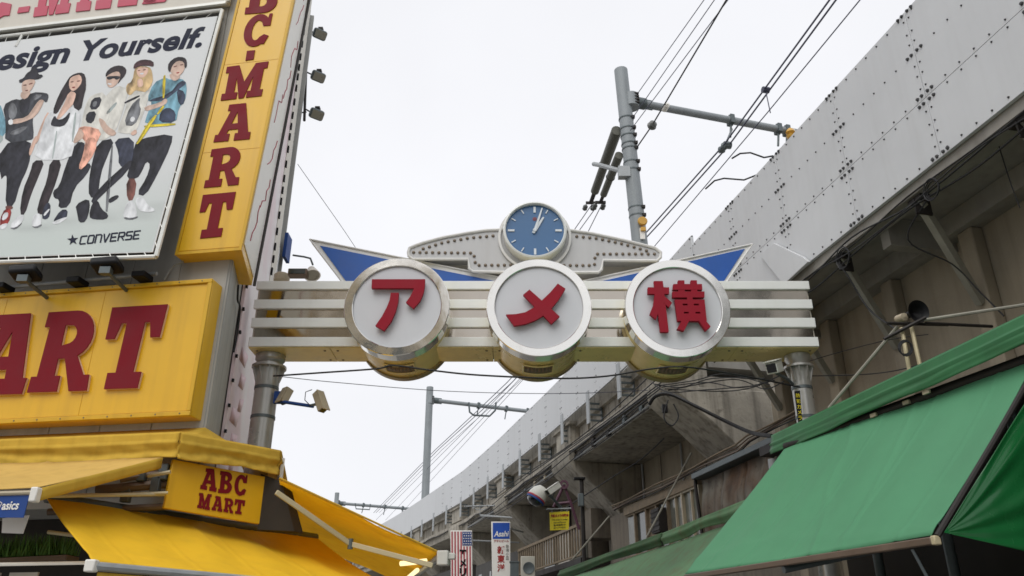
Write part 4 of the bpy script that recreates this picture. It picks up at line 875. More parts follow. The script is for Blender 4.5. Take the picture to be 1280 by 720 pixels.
FIG = {
 'printed figure in a black hat and black sleeveless leather top': [
  ('p_black', CR2, [(0, 60), (215, 15), (212, 150), (185, 240), (140, 330), (95, 490), (35, 490), (48, 300), (40, 265), (0, 310)]),
  ('p_brown', CR2, [(38, 480), (92, 486), (84, 510), (38, 508)]),
  ('p_red', CR2, [(35, 500), (85, 505), (60, 610), (0, 635), (0, 570)]), ('p_white', CR2, [(0, 615), (58, 600), (42, 640), (0, 650)]), ('p_white', CR2, [(22, 535), (60, 525), (52, 570), (10, 590)]),
  ('p_leather', CR1, [(18, 430), (110, 380), (160, 392), (240, 330), (345, 335), (368, 355), (350, 415), (320, 388), (270, 440), (242, 520), (255, 670), (230, 692), (35, 718), (45, 560)]),
  ('p_gray', CR1, [(60, 440), (100, 400), (135, 470), (110, 530), (70, 540)]), ('p_gray', CR1, [(255, 350), (320, 345), (300, 372), (250, 400)]), ('p_black', CR1, [(150, 400), (230, 360), (215, 480), (150, 500)]), ('p_gray', CR1, [(60, 640), (160, 590), (220, 590), (120, 660)]),
  ('p_skin', CR1, [(320, 385), (332, 402), (270, 515), (180, 555), (110, 572), (75, 560), (95, 535), (200, 522), (250, 450), (290, 392)]), ('p_white', CR1, [(60, 540), (95, 532), (100, 572), (66, 578)]),
  ('p_skin', CR1, [(160, 322), (150, 372), (195, 388), (240, 322)]), ('p_skin', CR1, [(162, 262), (163, 325), (185, 342), (215, 335), (245, 300), (272, 235), (200, 232)]),
  ('p_brown', CR1, [(172, 276), (200, 272), (200, 282), (174, 284)]), ('p_brown', CR1, [(215, 268), (245, 258), (246, 268), (216, 277)]), ('p_brown', CR1, [(186, 318), (212, 312), (208, 322), (190, 324)]),
  ('p_black', CR1, [(138, 240), (150, 266), (205, 232), (275, 238), (322, 214), (316, 198), (288, 200), (278, 152), (240, 143), (230, 170), (198, 190), (178, 226)])],
 'printed figure with long dark hair in a white dress': [
  ('p_hair', CR2, [(230, 168), (312, 168), (270, 275), (215, 405), (172, 548), (135, 542), (155, 380), (210, 250)]), ('p_hair', CR2, [(348, 165), (432, 165), (392, 310), (342, 440), (302, 545), (250, 537), (280, 420), (325, 310)]),
  ('p_white', CR2, [(60, 628), (130, 545), (172, 545), (152, 600), (105, 645)]), ('p_white', CR2, [(215, 618), (235, 540), (282, 535), (290, 612), (250, 636)]), ('p_gray', CR2, [(62, 636), (110, 634), (152, 598), (148, 612), (105, 650)]), ('p_gray', CR2, [(216, 624), (250, 628), (290, 608), (286, 624), (250, 640)]),
  ('p_skin2', CR1, [(352, 478), (372, 492), (330, 600), (278, 715), (262, 718), (290, 620)]), ('p_skin2', CR2, [(262, 0), (236, 80), (208, 145), (198, 110), (228, 30), (245, 0)]), ('p_skin2', CR2, [(500, 10), (522, 30), (505, 100), (470, 140), (468, 110), (485, 60)]),
  ('p_white', CR1, [(355, 480), (440, 462), (540, 440), (600, 470), (602, 560), (560, 720), (530, 840), (250, 838), (290, 690)]),
  ('p_shadow', CR1, [(560, 480), (575, 490), (552, 700), (535, 710)]), ('p_shadow', CR1, [(420, 620), (432, 625), (400, 830), (388, 830)]),
  ('p_skin2', CR1, [(515, 320), (575, 335), (565, 400), (505, 470), (450, 530), (420, 540), (440, 490), (490, 400)]),
  ('p_hair', CR1, [(390, 488), (440, 350), (500, 250), (530, 205), (600, 180), (642, 200), (646, 300), (630, 350), (605, 478), (540, 440), (572, 350), (560, 330), (525, 320), (460, 430), (430, 496)]),
  ('p_skin2', CR1, [(520, 232), (555, 208), (605, 198), (618, 255), (575, 312), (540, 326), (516, 292)]), ('p_brown', CR1, [(527, 252), (552, 248), (552, 256), (528, 260)]), ('p_brown', CR1, [(575, 245), (602, 242), (602, 250), (576, 254)]), ('p_red', CR1, [(538, 292), (566, 288), (560, 300), (544, 302)]),
  ('p_black', CR1, [(380, 560), (410, 500), (430, 540), (480, 530), (530, 470), (515, 540), (472, 592), (384, 586)])],
 'printed figure in white shirt with black print and peach cloth': [
  ('p_black', CR2, [(520, 42), (602, 42), (562, 190), (640, 190), (600, 270), (512, 360), (480, 492), (402, 502), (412, 440), (372, 430), (365, 382), (410, 350), (452, 210)]),
  ('p_denim', CR2, [(360, 600), (420, 510), (470, 508), (462, 570), (400, 610)]), ('p_white', CR2, [(360, 598), (400, 580), (462, 558), (462, 574), (400, 612), (366, 608)]), ('p_denim', CR2, [(285, 568), (310, 470), (350, 460), (347, 550), (320, 580)]), ('p_white', CR2, [(300, 540), (340, 500), (345, 512), (306, 560)]),
  ('p_cream', CR1, [(625, 490), (650, 400), (690, 350), (790, 325), (840, 480), (760, 640), (640, 720), (590, 690), (612, 560)]),
  ('p_black', CR1, [(690, 375), (770, 365), (738, 460), (668, 462)]), ('p_black', CR1, [(650, 482), (728, 472), (697, 570), (640, 555)]), ('p_gray', CR1, [(700, 400), (730, 398), (722, 440), (692, 440)]),
  ('p_peach', CR1, [(580, 600), (650, 582), (770, 620), (720, 720), (690, 760), (600, 660)]), ('p_peach', CR2, [(598, 0), (672, 18), (662, 110), (570, 236), (540, 222), (576, 130)]), ('p_skin', CR1, [(600, 590), (640, 660), (560, 720), (545, 700)])],
 'printed figure in sunglasses and cream shirt with crossed legs': [
  ('p_black', CR4, [(218, 35), (330, 12), (275, 140), (236, 240), (216, 402), (160, 392), (158, 300), (176, 180)]), ('p_black', CR4, [(440, 140), (425, 215), (232, 392), (190, 442), (170, 412), (250, 310), (350, 220)]),
  ('p_black', CR4, [(72, 440), (160, 398), (168, 460), (142, 552), (95, 558), (85, 500)]), ('p_black', CR4, [(158, 518), (180, 430), (216, 408), (240, 470), (288, 505), (272, 537), (190, 537)]),
  ('p_cream', CR3, [(0, 640), (20, 500), (60, 380), (100, 330), (160, 278), (245, 308), (210, 450), (140, 645), (30, 705)]), ('p_shadow', CR3, [(70, 490), (150, 400), (160, 420), (90, 500)]),
  ('p_skin', CR3, [(15, 520), (60, 540), (90, 590), (155, 628), (140, 660), (90, 655), (40, 600)]), ('p_skin', CR3, [(75, 212), (100, 188), (165, 162), (190, 200), (162, 270), (112, 302), (80, 284)]),
  ('p_hair', CR3, [(70, 222), (75, 180), (120, 140), (185, 127), (230, 155), (222, 200), (182, 245), (160, 275), (188, 205), (165, 170), (105, 192)]), ('p_black', CR3, [(78, 212), (182, 208), (178, 230), (150, 240), (135, 225), (100, 240), (82, 233)]), ('p_white', CR3, [(85, 262), (120, 266), (115, 278), (90, 274)])],
 'printed figure with beret and wavy blond hair': [
  ('p_denim', CR4, [(318, 20), (450, 5), (448, 145), (420, 215), (350, 190), (352, 110)]), ('p_gray', CR4, [(303, 60), (318, 60), (284, 490), (262, 482)]), ('p_black', CR4, [(290, 400), (345, 375), (355, 395), (300, 432), (285, 425)]),
  ('p_cream', CR3, [(240, 352), (290, 310), (380, 320), (425, 285), (405, 350), (330, 560), (290, 645), (200, 642), (150, 625), (215, 480)]),
  ('p_gray', CR3, [(255, 435), (335, 362), (322, 420), (342, 470), (290, 586), (205, 580)]), ('p_white', CR3, [(255, 530), (275, 510), (298, 530), (280, 555), (258, 550)]), ('p_black', CR3, [(210, 405), (325, 350), (330, 366), (216, 420)]), ('p_skin2', CR3, [(255, 640), (300, 605), (310, 640), (275, 660)]),
  ('p_blond', CR3, [(290, 150), (272, 250), (225, 275), (228, 340), (262, 358), (292, 315), (330, 325), (378, 332), (428, 262), (422, 180), (402, 138), (310, 138)]), ('p_skin2', CR3, [(300, 150), (385, 140), (396, 180), (352, 228), (312, 212)]), ('p_skin2', CR3, [(310, 230), (350, 230), (355, 290), (310, 295)]),
  ('p_white', CR3, [(326, 188), (362, 184), (352, 200), (334, 200)]), ('p_brown', CR3, [(312, 168), (332, 164), (332, 170), (313, 174)]), ('p_brown', CR3, [(352, 162), (374, 158), (374, 165), (353, 169)]), ('p_beret', CR3, [(276, 162), (290, 110), (350, 83), (430, 95), (434, 142), (390, 130), (330, 135)])],
 'printed figure in blue shirt with yellow braces and dark trousers': [
  ('p_black', CR4, [(440, 150), (450, 70), (475, 20), (700, -20), (690, 60), (600, 250), (522, 388), (465, 372), (530, 270), (556, 185), (530, 160), (500, 230), (470, 275), (400, 275), (420, 200)]),
  ('p_brown', CR4, [(400, 274), (470, 272), (450, 412), (405, 418)]), ('p_white', CR4, [(380, 500), (405, 420), (450, 410), (476, 520), (430, 536), (385, 528)]), ('p_white', CR4, [(455, 400), (510, 390), (535, 440), (592, 475), (560, 492), (475, 482)]), ('p_gray', CR4, [(384, 520), (430, 528), (476, 514), (474, 526), (430, 540), (388, 534)]),
  ('p_blue', CR3, [(430, 260), (520, 220), (560, 240), (640, 225), (685, 268), (668, 410), (622, 440), (597, 572), (362, 575), (382, 500), (425, 405), (380, 392)]), ('p_navy', CR3, [(388, 392), (550, 345), (635, 238), (686, 262), (608, 320), (520, 392), (430, 402)]), ('p_navy', CR3, [(600, 300), (670, 330), (665, 412), (622, 436)]),
  ('p_navy', CR3, [(480, 480), (540, 440), (600, 480), (592, 560), (470, 560)]),
  ('p_skin', CR3, [(358, 440), (480, 410), (520, 375), (540, 395), (520, 425), (440, 455), (372, 476)]), ('p_skin', CR3, [(545, 190), (560, 230), (590, 250), (630, 225), (628, 200)]),
  ('p_yellow', CR3, [(500, 215), (525, 195), (515, 375), (497, 378)]), ('p_yellow', CR3, [(360, 578), (597, 560), (594, 580), (362, 597)]), ('p_yellow', CR3, [(440, 500), (460, 505), (400, 600), (320, 720), (296, 720), (370, 590)]), ('p_yellow', CR3, [(500, 430), (518, 435), (470, 500), (452, 495)]),
  ('p_skin', CR3, [(558, 150), (578, 110), (648, 85), (672, 120), (658, 175), (622, 212), (582, 207), (560, 182)]), ('p_hair', CR3, [(538, 162), (543, 110), (600, 66), (662, 68), (682, 95), (680, 142), (664, 152), (660, 102), (612, 94), (572, 130), (556, 186)]), ('p_brown', CR3, [(580, 138), (608, 130), (608, 138), (582, 146)]), ('p_brown', CR3, [(630, 124), (654, 120), (654, 128), (631, 132)]), ('p_red', CR3, [(600, 184), (628, 178), (622, 188), (604, 192)])],
 'edge of a printed figure in pale green cut by the left side': [
  ('p_blue', CR1, [(-60, 440), (0, 420), (20, 470), (45, 560), (40, 660), (-60, 700)]), ('p_shadow', CR2, [(-60, 0), (20, -10), (20, 40), (-60, 80)]), ('p_black', CR2, [(-80, 80), (0, 60), (0, 300), (-40, 420), (-90, 420)]), ('p_skin', CR1, [(-50, 300), (-10, 300), (-5, 400), (-50, 430)])]}
from mathutils.geometry import delaunay_2d_cdt
from mathutils import noise as mnoise
def printed(name, pieces, label=None, step=1.4):
    """flat printed picture: shaded ink pieces, each a fine flat mesh a hair above the one before"""
    vs, fs, cols = [], [], []
    for k, (col, pts, soft) in enumerate(pieces):
        base = S(*col); xs = [p[0] for p in pts]; ys = [p[1] for p in pts]; n = len(pts)
        wdt = max(1.2, min(max(xs) - min(xs), max(ys) - min(ys)) * .5)
        segs = [(pts[i], pts[(i + 1) % n]) for i in range(n)]
        def near(x, y):
            best = 1e9; bx_ = by_ = 0
            for (x0, y0), (x1, y1) in segs:
                dx, dy = x1 - x0, y1 - y0; t = max(0, min(1, ((x - x0) * dx + (y - y0) * dy) / (dx * dx + dy * dy + 1e-9))); qx, qy = x0 + t * dx, y0 + t * dy; d = (x - qx) ** 2 + (y - qy) ** 2
                if d < best: best = d; bx_, by_ = x - qx, y - qy
            return math.sqrt(best), bx_, by_
        def inside(x, y):
            c = False
            for (x0, y0), (x1, y1) in segs:
                if (y0 > y) != (y1 > y) and x < (x1 - x0) * (y - y0) / (y1 - y0) + x0: c = not c
            return c
        co = [V((p[0], p[1])) for p in pts]; edges = [(i, (i + 1) % n) for i in range(n)]
        y = min(ys) + step / 2
        while y < max(ys):
            x = min(xs) + step / 2
            while x < max(xs):
                if inside(x, y) and near(x, y)[0] > step * .35: co.append(V((x, y)))
                x += step
            y += step
        vo, eo, fo, *_ = delaunay_2d_cdt(co, edges, [], 1, 1e-4)
        o = len(vs)
        for v in vo:
            d, gx, gy = near(v.x, v.y); t = min(1, d / wdt); L_ = math.hypot(gx, gy) + 1e-6
            form = (-.55 * gx - .6 * gy) / L_ * (1 - t) * -.5            # lit from the upper right
            foldv = .55 * mnoise.noise(V((v.x * .20 + v.y * .07, v.y * .085, k * 3.3))) + .30 * mnoise.noise(V((v.x * .5 - v.y * .2, v.y * .22, k * 7.1)))
            f = 1 + soft * (.30 * (t - .55) - form * .55 + foldv)
            cols.append(tuple(max(.005, c * f) for c in base) + (1,)); vs.append(P1(v.x, v.y, k % 26))
        for f_ in fo:
            q = [o + i for i in f_]; nn3 = (vs[q[1]] - vs[q[0]]).cross(vs[q[2]] - vs[q[0]]); fs.append(q if nn3.dot(NP) > 0 else q[::-1])
    mb = MB(); mb.add(vs, fs); ob = mb.build(name, 'print_ink', T, smooth=False)
    at_ = ob.data.color_attributes.new('ink', 'FLOAT_COLOR', 'POINT')
    for i, c in enumerate(cols): at_.data[i].color = c
    if label: ob['label'] = label
    return ob
for lab, pieces in FIG.items():
    printed('printed_figure', [(PRINT[mt], smooth_poly([cr_(x, y) for x, y in pts], 1), .5 if mt in ('p_white', 'p_cream', 'p_skin', 'p_skin2', 'p_shadow') else 1.25) for (mt, cr_, pts) in pieces], lab)
mb = MB(); PT = PP.off(.003)
for tx, q in (('Design', [(-34, 65.5), (90, 51.5), (84, 86.5), (-40, 101)]), ('Yourself.', [(104, 50.5), (257, 33), (252, 59), (99, 77)])):
    vs, fs, bx = text_mesh(tx, .002, .22, .034, 1.02); mb.add(map_quad(vs, bx, [PT(*p) for p in q], NP), fs)
mb.build('slogan', 'poster_text', T)
STROKE = {'C': [[(1, 1), (.12, 1), (0, .88), (0, .12), (.12, 0), (1, 0)]], 'O': [[(.12, 1), (.88, 1), (1, .88), (1, .12), (.88, 0), (.12, 0), (0, .12), (0, .88), (.12, 1)]], 'N': [[(0, 0), (0, 1), (.8, 1), (1, .85), (1, 0)]], 'V': [[(0, 1), (.42, 0), (.52, 0), (1, 1)]], 'E': [[(1, 1), (0, 1), (0, 0), (1, 0)], [(0, .5), (.85, .5)]], 'R': [[(0, 0), (0, 1), (.88, 1), (1, .88), (1, .6), (.88, .48), (0, .48)], [(.5, .48), (1, 0)]], 'S': [[(1, 1), (.1, 1), (0, .9), (0, .6), (.1, .52), (.9, .52), (1, .42), (1, .1), (.9, 0), (0, 0)]]}
mb = MB(); nlay = 0
for i_, ch in enumerate('CONVERSE'):
    for pl_ in STROKE[ch]:
        for (ax_, ay_), (bx_, by_) in zip(pl_, pl_[1:]):
            def px_(u, v): return V((99.5 + (i_ + u * .72) * 9.55 + v * 2.2, 305.2 - (i_ + u * .72) * .92 - v * 9.6, 0))
            p_, q_ = px_(ax_, ay_), px_(bx_, by_); dd_ = (q_ - p_).normalized(); nn2 = V((-dd_.y, dd_.x, 0)) * .95; p_ = p_ - dd_ * .7; q_ = q_ + dd_ * .7; nlay += 1
            PT2 = PP.off(.003 + .0002 * (nlay % 5)); mb.prism([PT2(*(w_.xy)) for w_ in (p_ + nn2, q_ + nn2, q_ - nn2, p_ - nn2)], NP * .0005)
c_ = (91, 300); st = []
for k in range(10):
    r_ = 7.2 if k % 2 == 0 else 2.9; an = R(-90 + 36 * k - 5); st.append(PT(c_[0] + r_ * math.cos(an), c_[1] + r_ * .95 * math.sin(an)))
mb.prism(st, NP * .002); mb.build('brand_mark', 'poster_text', T)
# floodlights under the poster
for k, (x, y) in enumerate(((32, 342), (134, 332))):
    c = FAC.off(.62)(x, y); T = thing('floodlight', ['left', 'right'][k] + ' black floodlight below the poster, aimed upward', 'lamp', c, 'floodlights under the poster')
    ax = (UP * .85 + NF * -.35 + FD * -.3).normalized(); mb = MB(); sx = ax.cross(FD).normalized(); mb.cbox(c, .34, .12, .20, ax=FD, ay=ax, az=sx); mb.build('housing', 'black', T, bevel=.03)
    mb = MB(); mb.cbox(c + ax * .066, .28, .012, .15, ax=FD, ay=ax, az=sx); mb.build('lamp_glass', 'glass_dark', T)
    mb = MB(); mb.tube([c - ax * .05, c - ax * .12 - NF * .1, c - NF * .58 - UP * .15], .022, 6); mb.cbox(c - ax * .1, .12, .08, .08); mb.build('arm', 'galdark', T)
mb = MB(); mb.tube([FAC.off(.2)(-20, 362), FAC.off(.2)(196, 342)], .025, 8); tag(mb.build('support_rail', 'gal'), 'grey horizontal rail on the wall between the poster and fascia sign', 'rail')
for k, (x, y) in enumerate(((4, 360), (97, 353), (178, 346))):
    mb = MB(); mb.cbox(FAC.off(.3)(x, y), .16, .2, .07, ax=FD, ay=NF); tag(mb.build('wall_bracket', 'black', bevel=.01), ['leftmost', 'middle', 'rightmost'][k] + ' small black bracket above the top edge of the fascia sign', 'bracket', 'black brackets over the fascia sign')
cable('grey conduit curling from the vertical sign to the wall', [FAC.off(.1)(229, 327), FAC.off(.08)(218, 331), FAC.off(.06)(212, 338), FAC.off(.06)(205, 350)], .014, 'gal', 'conduit')
cable('black conduit hanging on the building corner below the vertical sign', [SIDE.off(.06)(298, 356), SIDE.off(.06)(297, 375), SIDE.off(.06)(300, 385), SIDE.off(.06)(296, 420), SIDE.off(.06)(292, 440)], .013, 'cable', 'conduit')

# ================================================================== YELLOW AWNINGS
K1 = at(226, 541, 8.30); K2 = at(350, 568, 9.15); K2.z = K1.z
K0 = K1 - FD * 4.2
bk0 = onz(CB - FD * 4.2 + NF * .01, K1.z + .14); bk1 = onz(CB + NF * .01 + FD * .0, K1.z + .14); bk2 = onz(CB + S_DIR * .9 + SR * .02, K1.z + .14); bk3 = onz(K2 + S_DIR * .25 - SR * .55, K1.z + .10)
T = thing('corner_canopy', 'yellow fabric canopy wrapping the shop corner under the fascia sign', 'awning', onz(K1, K1.z))
mb = MB()
def lerp_q(a, b, c, d): return lambda u, v: (a.lerp(b, u)).lerp(d.lerp(c, u), v) - UP * (.03 * math.sin(math.pi * v))
mb.grid(lerp_q(K0, K1, bk1, bk0), 30, 4); mb.build('roof_cloth', 'awn_yellow', T, solid=.008)
mb = MB(); mb.grid(lerp_q(K1, K2, bk3, bk1), 14, 4); mb.build('roof_cloth', 'awn_yellow', T, solid=.008)
K3 = K2 + S_DIR * 2.0
mb = MB(); mb.grid(lerp_q(K2, K3, K3 - SR * .55 + UP * .1, bk3), 10, 4); mb.build('roof_cloth', 'awn_yellow', T, solid=.008)
def val_fn(a, b, h, seed, n):
    dr = (b - a).normalized(); nn = V((dr.y, -dr.x, 0))
    def f(u, v):
        p = a.lerp(b, u) - UP * (h * v)
        s_ = abs(math.sin(u * math.pi * n + seed)); fold = .018 * math.exp(-((v - .40) / .05) ** 2) - .030 * math.exp(-((v - .66 - .07 * math.sin(u * 9 + seed)) / .14) ** 2)
        wr = .007 * math.sin(u * 31 + v * 7 + seed) * v + .006 * math.sin(u * 67 - v * 13) * v
        return p + nn * (fold + wr + .015) - UP * (.03 * v * s_)
    return f
HV = K1.z - at(219, 571, 8.30).z
mb = MB(); mb.grid(val_fn(K0, K1, HV, .3, 2), 90, 16); mb.build('valance', 'awn_yellow', T, solid=.006, angle=180)
mb = MB(); mb.grid(val_fn(K1, K2, HV * .97, 1.2, 1), 40, 16); mb.build('valance', 'awn_yellow', T, solid=.006, angle=180)
mb = MB(); mb.grid(val_fn(K2, K3, HV * .9, 2.2, 1), 30, 10); mb.build('valance', 'awn_yellow', T, solid=.006, angle=180)
mb = MB(); mb.tube([K0, K1, K2, K3], .012, 6); mb.tube([K1, K1 - UP * HV], .008, 5); mb.build('seam_cord', 'awn_yellow', T)
# small yellow sign on the cut corner
ud = (K2 - K1).normalized(); NC = V((ud.y, -ud.x, 0)); PC = Plane(K1 - NC * .10, NC)
T = thing('corner_sign', 'small yellow rectangular sign with two rows of maroon letters below the canopy', 'sign', PC(270, 640))
mb = MB(); mb.prism([PC(217, 574), PC(343, 598), PC(335, 657), PC(205, 635)], -NC * .05); mb.build('sign_board', 'sign_yellow', T, bevel=.006)
PCl = PC.off(.002)
for ch, q in (('A', [(253.5, 585), (273, 587), (270, 615), (250, 611)]), ('B', [(275.4, 588.6), (291.4, 591), (289.4, 617.4), (272.3, 616)]), ('C', [(294.3, 592.5), (309.8, 594.4), (307, 620.7), (292, 619)]), ('M', [(249, 616), (264.5, 618), (261.8, 638), (246.3, 634.7)]), ('A', [(267, 619.3), (279, 621.6), (277.4, 640), (264.3, 637.6)]), ('R', [(281, 622), (292.2, 624), (290.8, 642), (279, 639.7)]), ('T', [(294, 623.8), (306.5, 625.6), (303.6, 643.5), (291.5, 641.6)])):
    mb = MB(); letter(mb, ch, [PCl(*p) for p in q], NC, .006); mb.build('letter', 'letter_red', T)
# lower awning on the cut corner
def sheet_from(pTL, pTR, pBR, pBL, nu, nv, sag, name, mat, T, wob=0, solid=.006, seed=0, seams=0):
    n = (pTR - pTL).cross(pBL - pTL).normalized(); n = n if n.z > 0 else -n
    def f(u, v):
        p = pTL.lerp(pTR, u).lerp(pBL.lerp(pBR, u), v)
        if seams:
            x_ = (u * seams) % 1; p = p + n * (.006 * math.exp(-((x_ - .5) / .03) ** 2) - .012 * math.cos(2 * math.pi * (x_ - .5)) * math.sin(math.pi * v)) + n * (.010 * math.exp(-((u - .35 - .25 * v - .02 * math.sin(v * 9)) / .012) ** 2) + .008 * math.exp(-((u - .62 - .10 * v) / .010) ** 2) + .010 * math.exp(-((v - .9 + .06 * math.sin(u * 5)) / .03) ** 2))
        return p - n * (sag * math.sin(math.pi * v) * (.6 + .4 * math.sin(math.pi * u))) + n * wob * (math.sin(u * 17 + v * 3 + seed) * .5 + math.sin(u * 7 - v * 5 + seed * 2))
    mb = MB(); mb.grid(f, nu, nv); return mb.build(name, mat, T, solid=solid, angle=180)
a_tl = at_h(58, 622, 2.93); a_tr = at_h(395, 672, 2.93); a_bl = at_h(115, 704, 2.22); a_br = at_h(520, 745, 2.22)
a_br = a_tr + (a_bl - a_tl) * 1.0
T = thing('corner_awning', 'low yellow awning sloping out below the small corner sign', 'awning', a_tl)
sheet_from(a_tl, a_tr, a_br, a_bl, 140, 24, .03, 'cloth', 'awn_yellow_low', T, .012, seams=5)
mb = MB(); mb.tube([a_bl - UP * .02, a_br - UP * .02], .035, 8); mb.build('front_bar', 'gal', T)
mb = MB(); mb.cbox(a_bl - UP * .02, .08, .08, .09); mb.build('end_cap', 'white_plain', T, bevel=.01)
mb = MB(); mb.tube([a_tl, a_tr], .05, 10); mb.build('roller', 'galdark', T)
dn = (a_br - a_bl).normalized(); nn_ = V((dn.y, -dn.x, 0))
mb = MB(); mb.grid(lambda u, v: (a_bl + dn * .06).lerp(a_bl + dn * 2.4, u) - UP * (.06 + .25 * v) + nn_ * (.01 * math.sin(u * 30) * v), 40, 4); mb.build('front_valance', 'awn_yellow', T, solid=.006)
mb = MB(); o = a_bl + dn * .35 + nn_ * .05 - UP * .10; mb.box(o, dn * .8, nn_ * .01, -UP * .5); T2 = tag(mb.build('price_banner', 'white_plain'), 'white banner with red print hanging from the low yellow awning', 'banner')
mb = MB(); c = o + dn * .28 + nn_ * .012 - UP * .14
mb.prism([c + dn * (.16 * math.cos(R(t))) + UP * (.10 * math.sin(R(t))) for t in range(0, 360, 20)], nn_ * .003); mb.build('red_print', 'letter_red', T2)
# front awning on the left
f_tr = at(203, 572, 8.22); f_br = at_h(46, 611, f_tr.z - .56); f_tl = f_tr - FD * 3.4; f_bl = f_br - FD * 3.0
T = thing('front_awning', 'pale yellow awning sloping toward the street at the left edge', 'awning', f_tr)
sheet_from(f_tl, f_tr, f_br, f_bl, 90, 8, .02, 'cloth', 'awn_pale', T, .006, seams=4)
mb = MB(); mb.grid(lambda u, v: f_tr.lerp(f_br, u) - UP * (.11 * v) + FD * .004, 12, 3); mb.build('side_hem', 'awn_yellow', T, solid=.006)
mb = MB(); mb.tube([f_br - UP * .03, f_bl - UP * .03], .02, 8); mb.build('front_bar', 'cam_beige', T)
mb = MB(); mb.cbox(f_br - UP * .05, .06, .08, .12); mb.build('end_cap', 'white_plain', T, bevel=.01)
mb = MB(); ar0 = at(205, 618, 8.35); ar1 = at(115, 619, 7.75); mb.tube([ar0, ar1, f_br + UP * -.06], .018, 8); mb.build('folding_arm', 'arm_cream', T)
# brand banner on the front bar
NB_ = (f_bl - f_br).normalized(); nbn = V((FD.y, -FD.x, 0)); PBN = Plane(f_br - UP * .06, NF)
T = thing('blue_banner', 'small dark blue banner with white italic lettering at the left edge', 'banner', PBN(20, 615))
mb = MB(); mb.prism([PBN(-40, 616), PBN(38, 614), PBN(29, 647), PBN(-40, 647)], NF * -.008); mb.build('cloth', 'banner_blue', T)
mb = MB(); vs, fs, bx = text_mesh('asics', .003, .25, .02); PBt = PBN.off(.002); mb.add(map_quad(vs, bx, [PBt(3, 627), PBt(25, 626.5), PBt(23, 637), PBt(2, 637.5)], NF), fs)
mb.tube([PBt(-6, 636), PBt(0, 627), PBt(2.5, 629), PBt(-1, 635)], .005, 5); mb.build('lettering', 'white_plain', T)
mb = MB(); PX = PBN.off(-.25); mb.prism([PX(3, 648), PX(36, 644), PX(28, 667), PX(2, 666)], -NF * .01); tag(mb.build('paper_flap', 'white_plain'), 'white sheet hanging just below the small blue banner', 'sheet')
# awning mechanism behind
T = thing('awning_frame', 'steel arms and rails of the retracted awning mechanism left of the small corner sign', 'frame', at(160, 640, 8.4))
mb = MB()
for (p, q, r_) in (((120, 613), (212, 604), .05), ((150, 600), (214, 588), .03), ((60, 640), (212, 633), .035)): mb.tube([at(*p, 8.35), at(*q, 8.5)], r_, 8)
mb.build('rail', 'bar_brown', T)
mb = MB()
for (x, y) in ((178, 592), (158, 618), (205, 590), (195, 606)): mb.cbox(at(x, y, 8.42), .09, .08, .16)
mb.build('clamp_block', 'galdark', T, bevel=.008)
mb = MB(); mb.tube([at(85, 620, 8.0), at(210, 616, 8.3)], .016, 8); mb.tube([at(60, 665, 7.9), at(115, 672, 7.9)], .018, 8); mb.tube([at(185, 595, 8.3), at(213, 590, 8.3)], .02, 6); mb.build('arm', 'arm_cream', T)
mb = MB(); mb.box(at(95, 625, 8.9), FD * .95, -UP * .25, NF * .03); mb.build('back_plate', 'wall_grey', T)
# planter grass strip and its shelf
T = thing('planter_strip', 'strip of artificial green grass on a shelf under the left awnings', 'plant', at(40, 697, 7.9))
pa0, pa1 = at(-40, 698, 7.9), at(84, 692, 8.2)
mb = MB(); mb.box(pa0 - UP * .06, pa1 - pa0, V((0, .25, 0)), UP * .05); mb.build('shelf', 'bar_brown', T)
mb = MB(); rg = random.Random(5)
for k in range(900):
    p = pa0.lerp(pa1, rg.random()) + V((0, rg.uniform(0, .22), 0)); h_ = rg.uniform(.08, .24); d = V((rg.uniform(-.06, .06), rg.uniform(-.05, .03), h_)); s_ = V((rg.uniform(-.012, .012), rg.uniform(-.012, .012), 0)).normalized() * .008
    mb.add([p - s_, p + s_, p + d], [(0, 1, 2)])
mb.build('grass_blades', 'grass_fake', T, kind='stuff', smooth=False)
T = thing('tube_light', 'long pale tube light below the artificial grass at the left edge', 'lamp', at(50, 704, 7.4)); mb = MB(); mb.tube([at(-30, 706, 7.3), at(108, 703.5, 7.6)], .015, 8); mb.build('tube', 'glow_white', T)
mb = MB(); mb.tube([at(108, 703.5, 7.6), at(113, 703, 7.62)], .03, 8); mb.build('tube_cap', 'galdark', T)
mb = MB(); o = at(14, 716, 8.2); mb.box(o, FD * .3, -UP * .5, NF * .02); mb.box(o - FD * .4, FD * .3, -UP * .5, NF * .02); tag(mb.build('display_board', 'board_cream'), 'dim cream boards in the shopfront at the lower left corner', 'board')

# orange side awning projecting over the street
oA = at(349, 600, 8.9); oB = at_h(550, 692, 2.62)
T = thing('side_awning', 'orange lit yellow awning seen from below, jutting into the street with a folding arm', 'awning', oA)
sheet_from(oA, oB, oB + S_DIR * 4.6, oA + S_DIR * 4.6, 20, 30, .0, 'cloth', 'awn_orange', T, .010)
mb = MB(); mb.tube([oA + UP * .02, oA.lerp(oB, .5) + UP * .015, oB + UP * .01], .012, 6); mb.build('hem', 'awn_yellow', T)
mb = MB(); mb.tube([oB - UP * .03, oB + S_DIR * 4.6 - UP * .03], .04, 8); mb.build('front_bar', 'gal', T)
mb = MB(); mb.cbox(oB - UP * .05 + V((.04, 0, 0)), .13, .12, .16, ax=FD, ay=NF); mb.cbox(oB - UP * .05 + V((.13, 0, .02)), .09, .07, .07); mb.build('end_cap', 'cam_white', T, bevel=.012)
j0, j1, j2 = at(345, 615, 8.85), at(438, 680, 9.35), at(541, 707, 9.25); mb = MB()
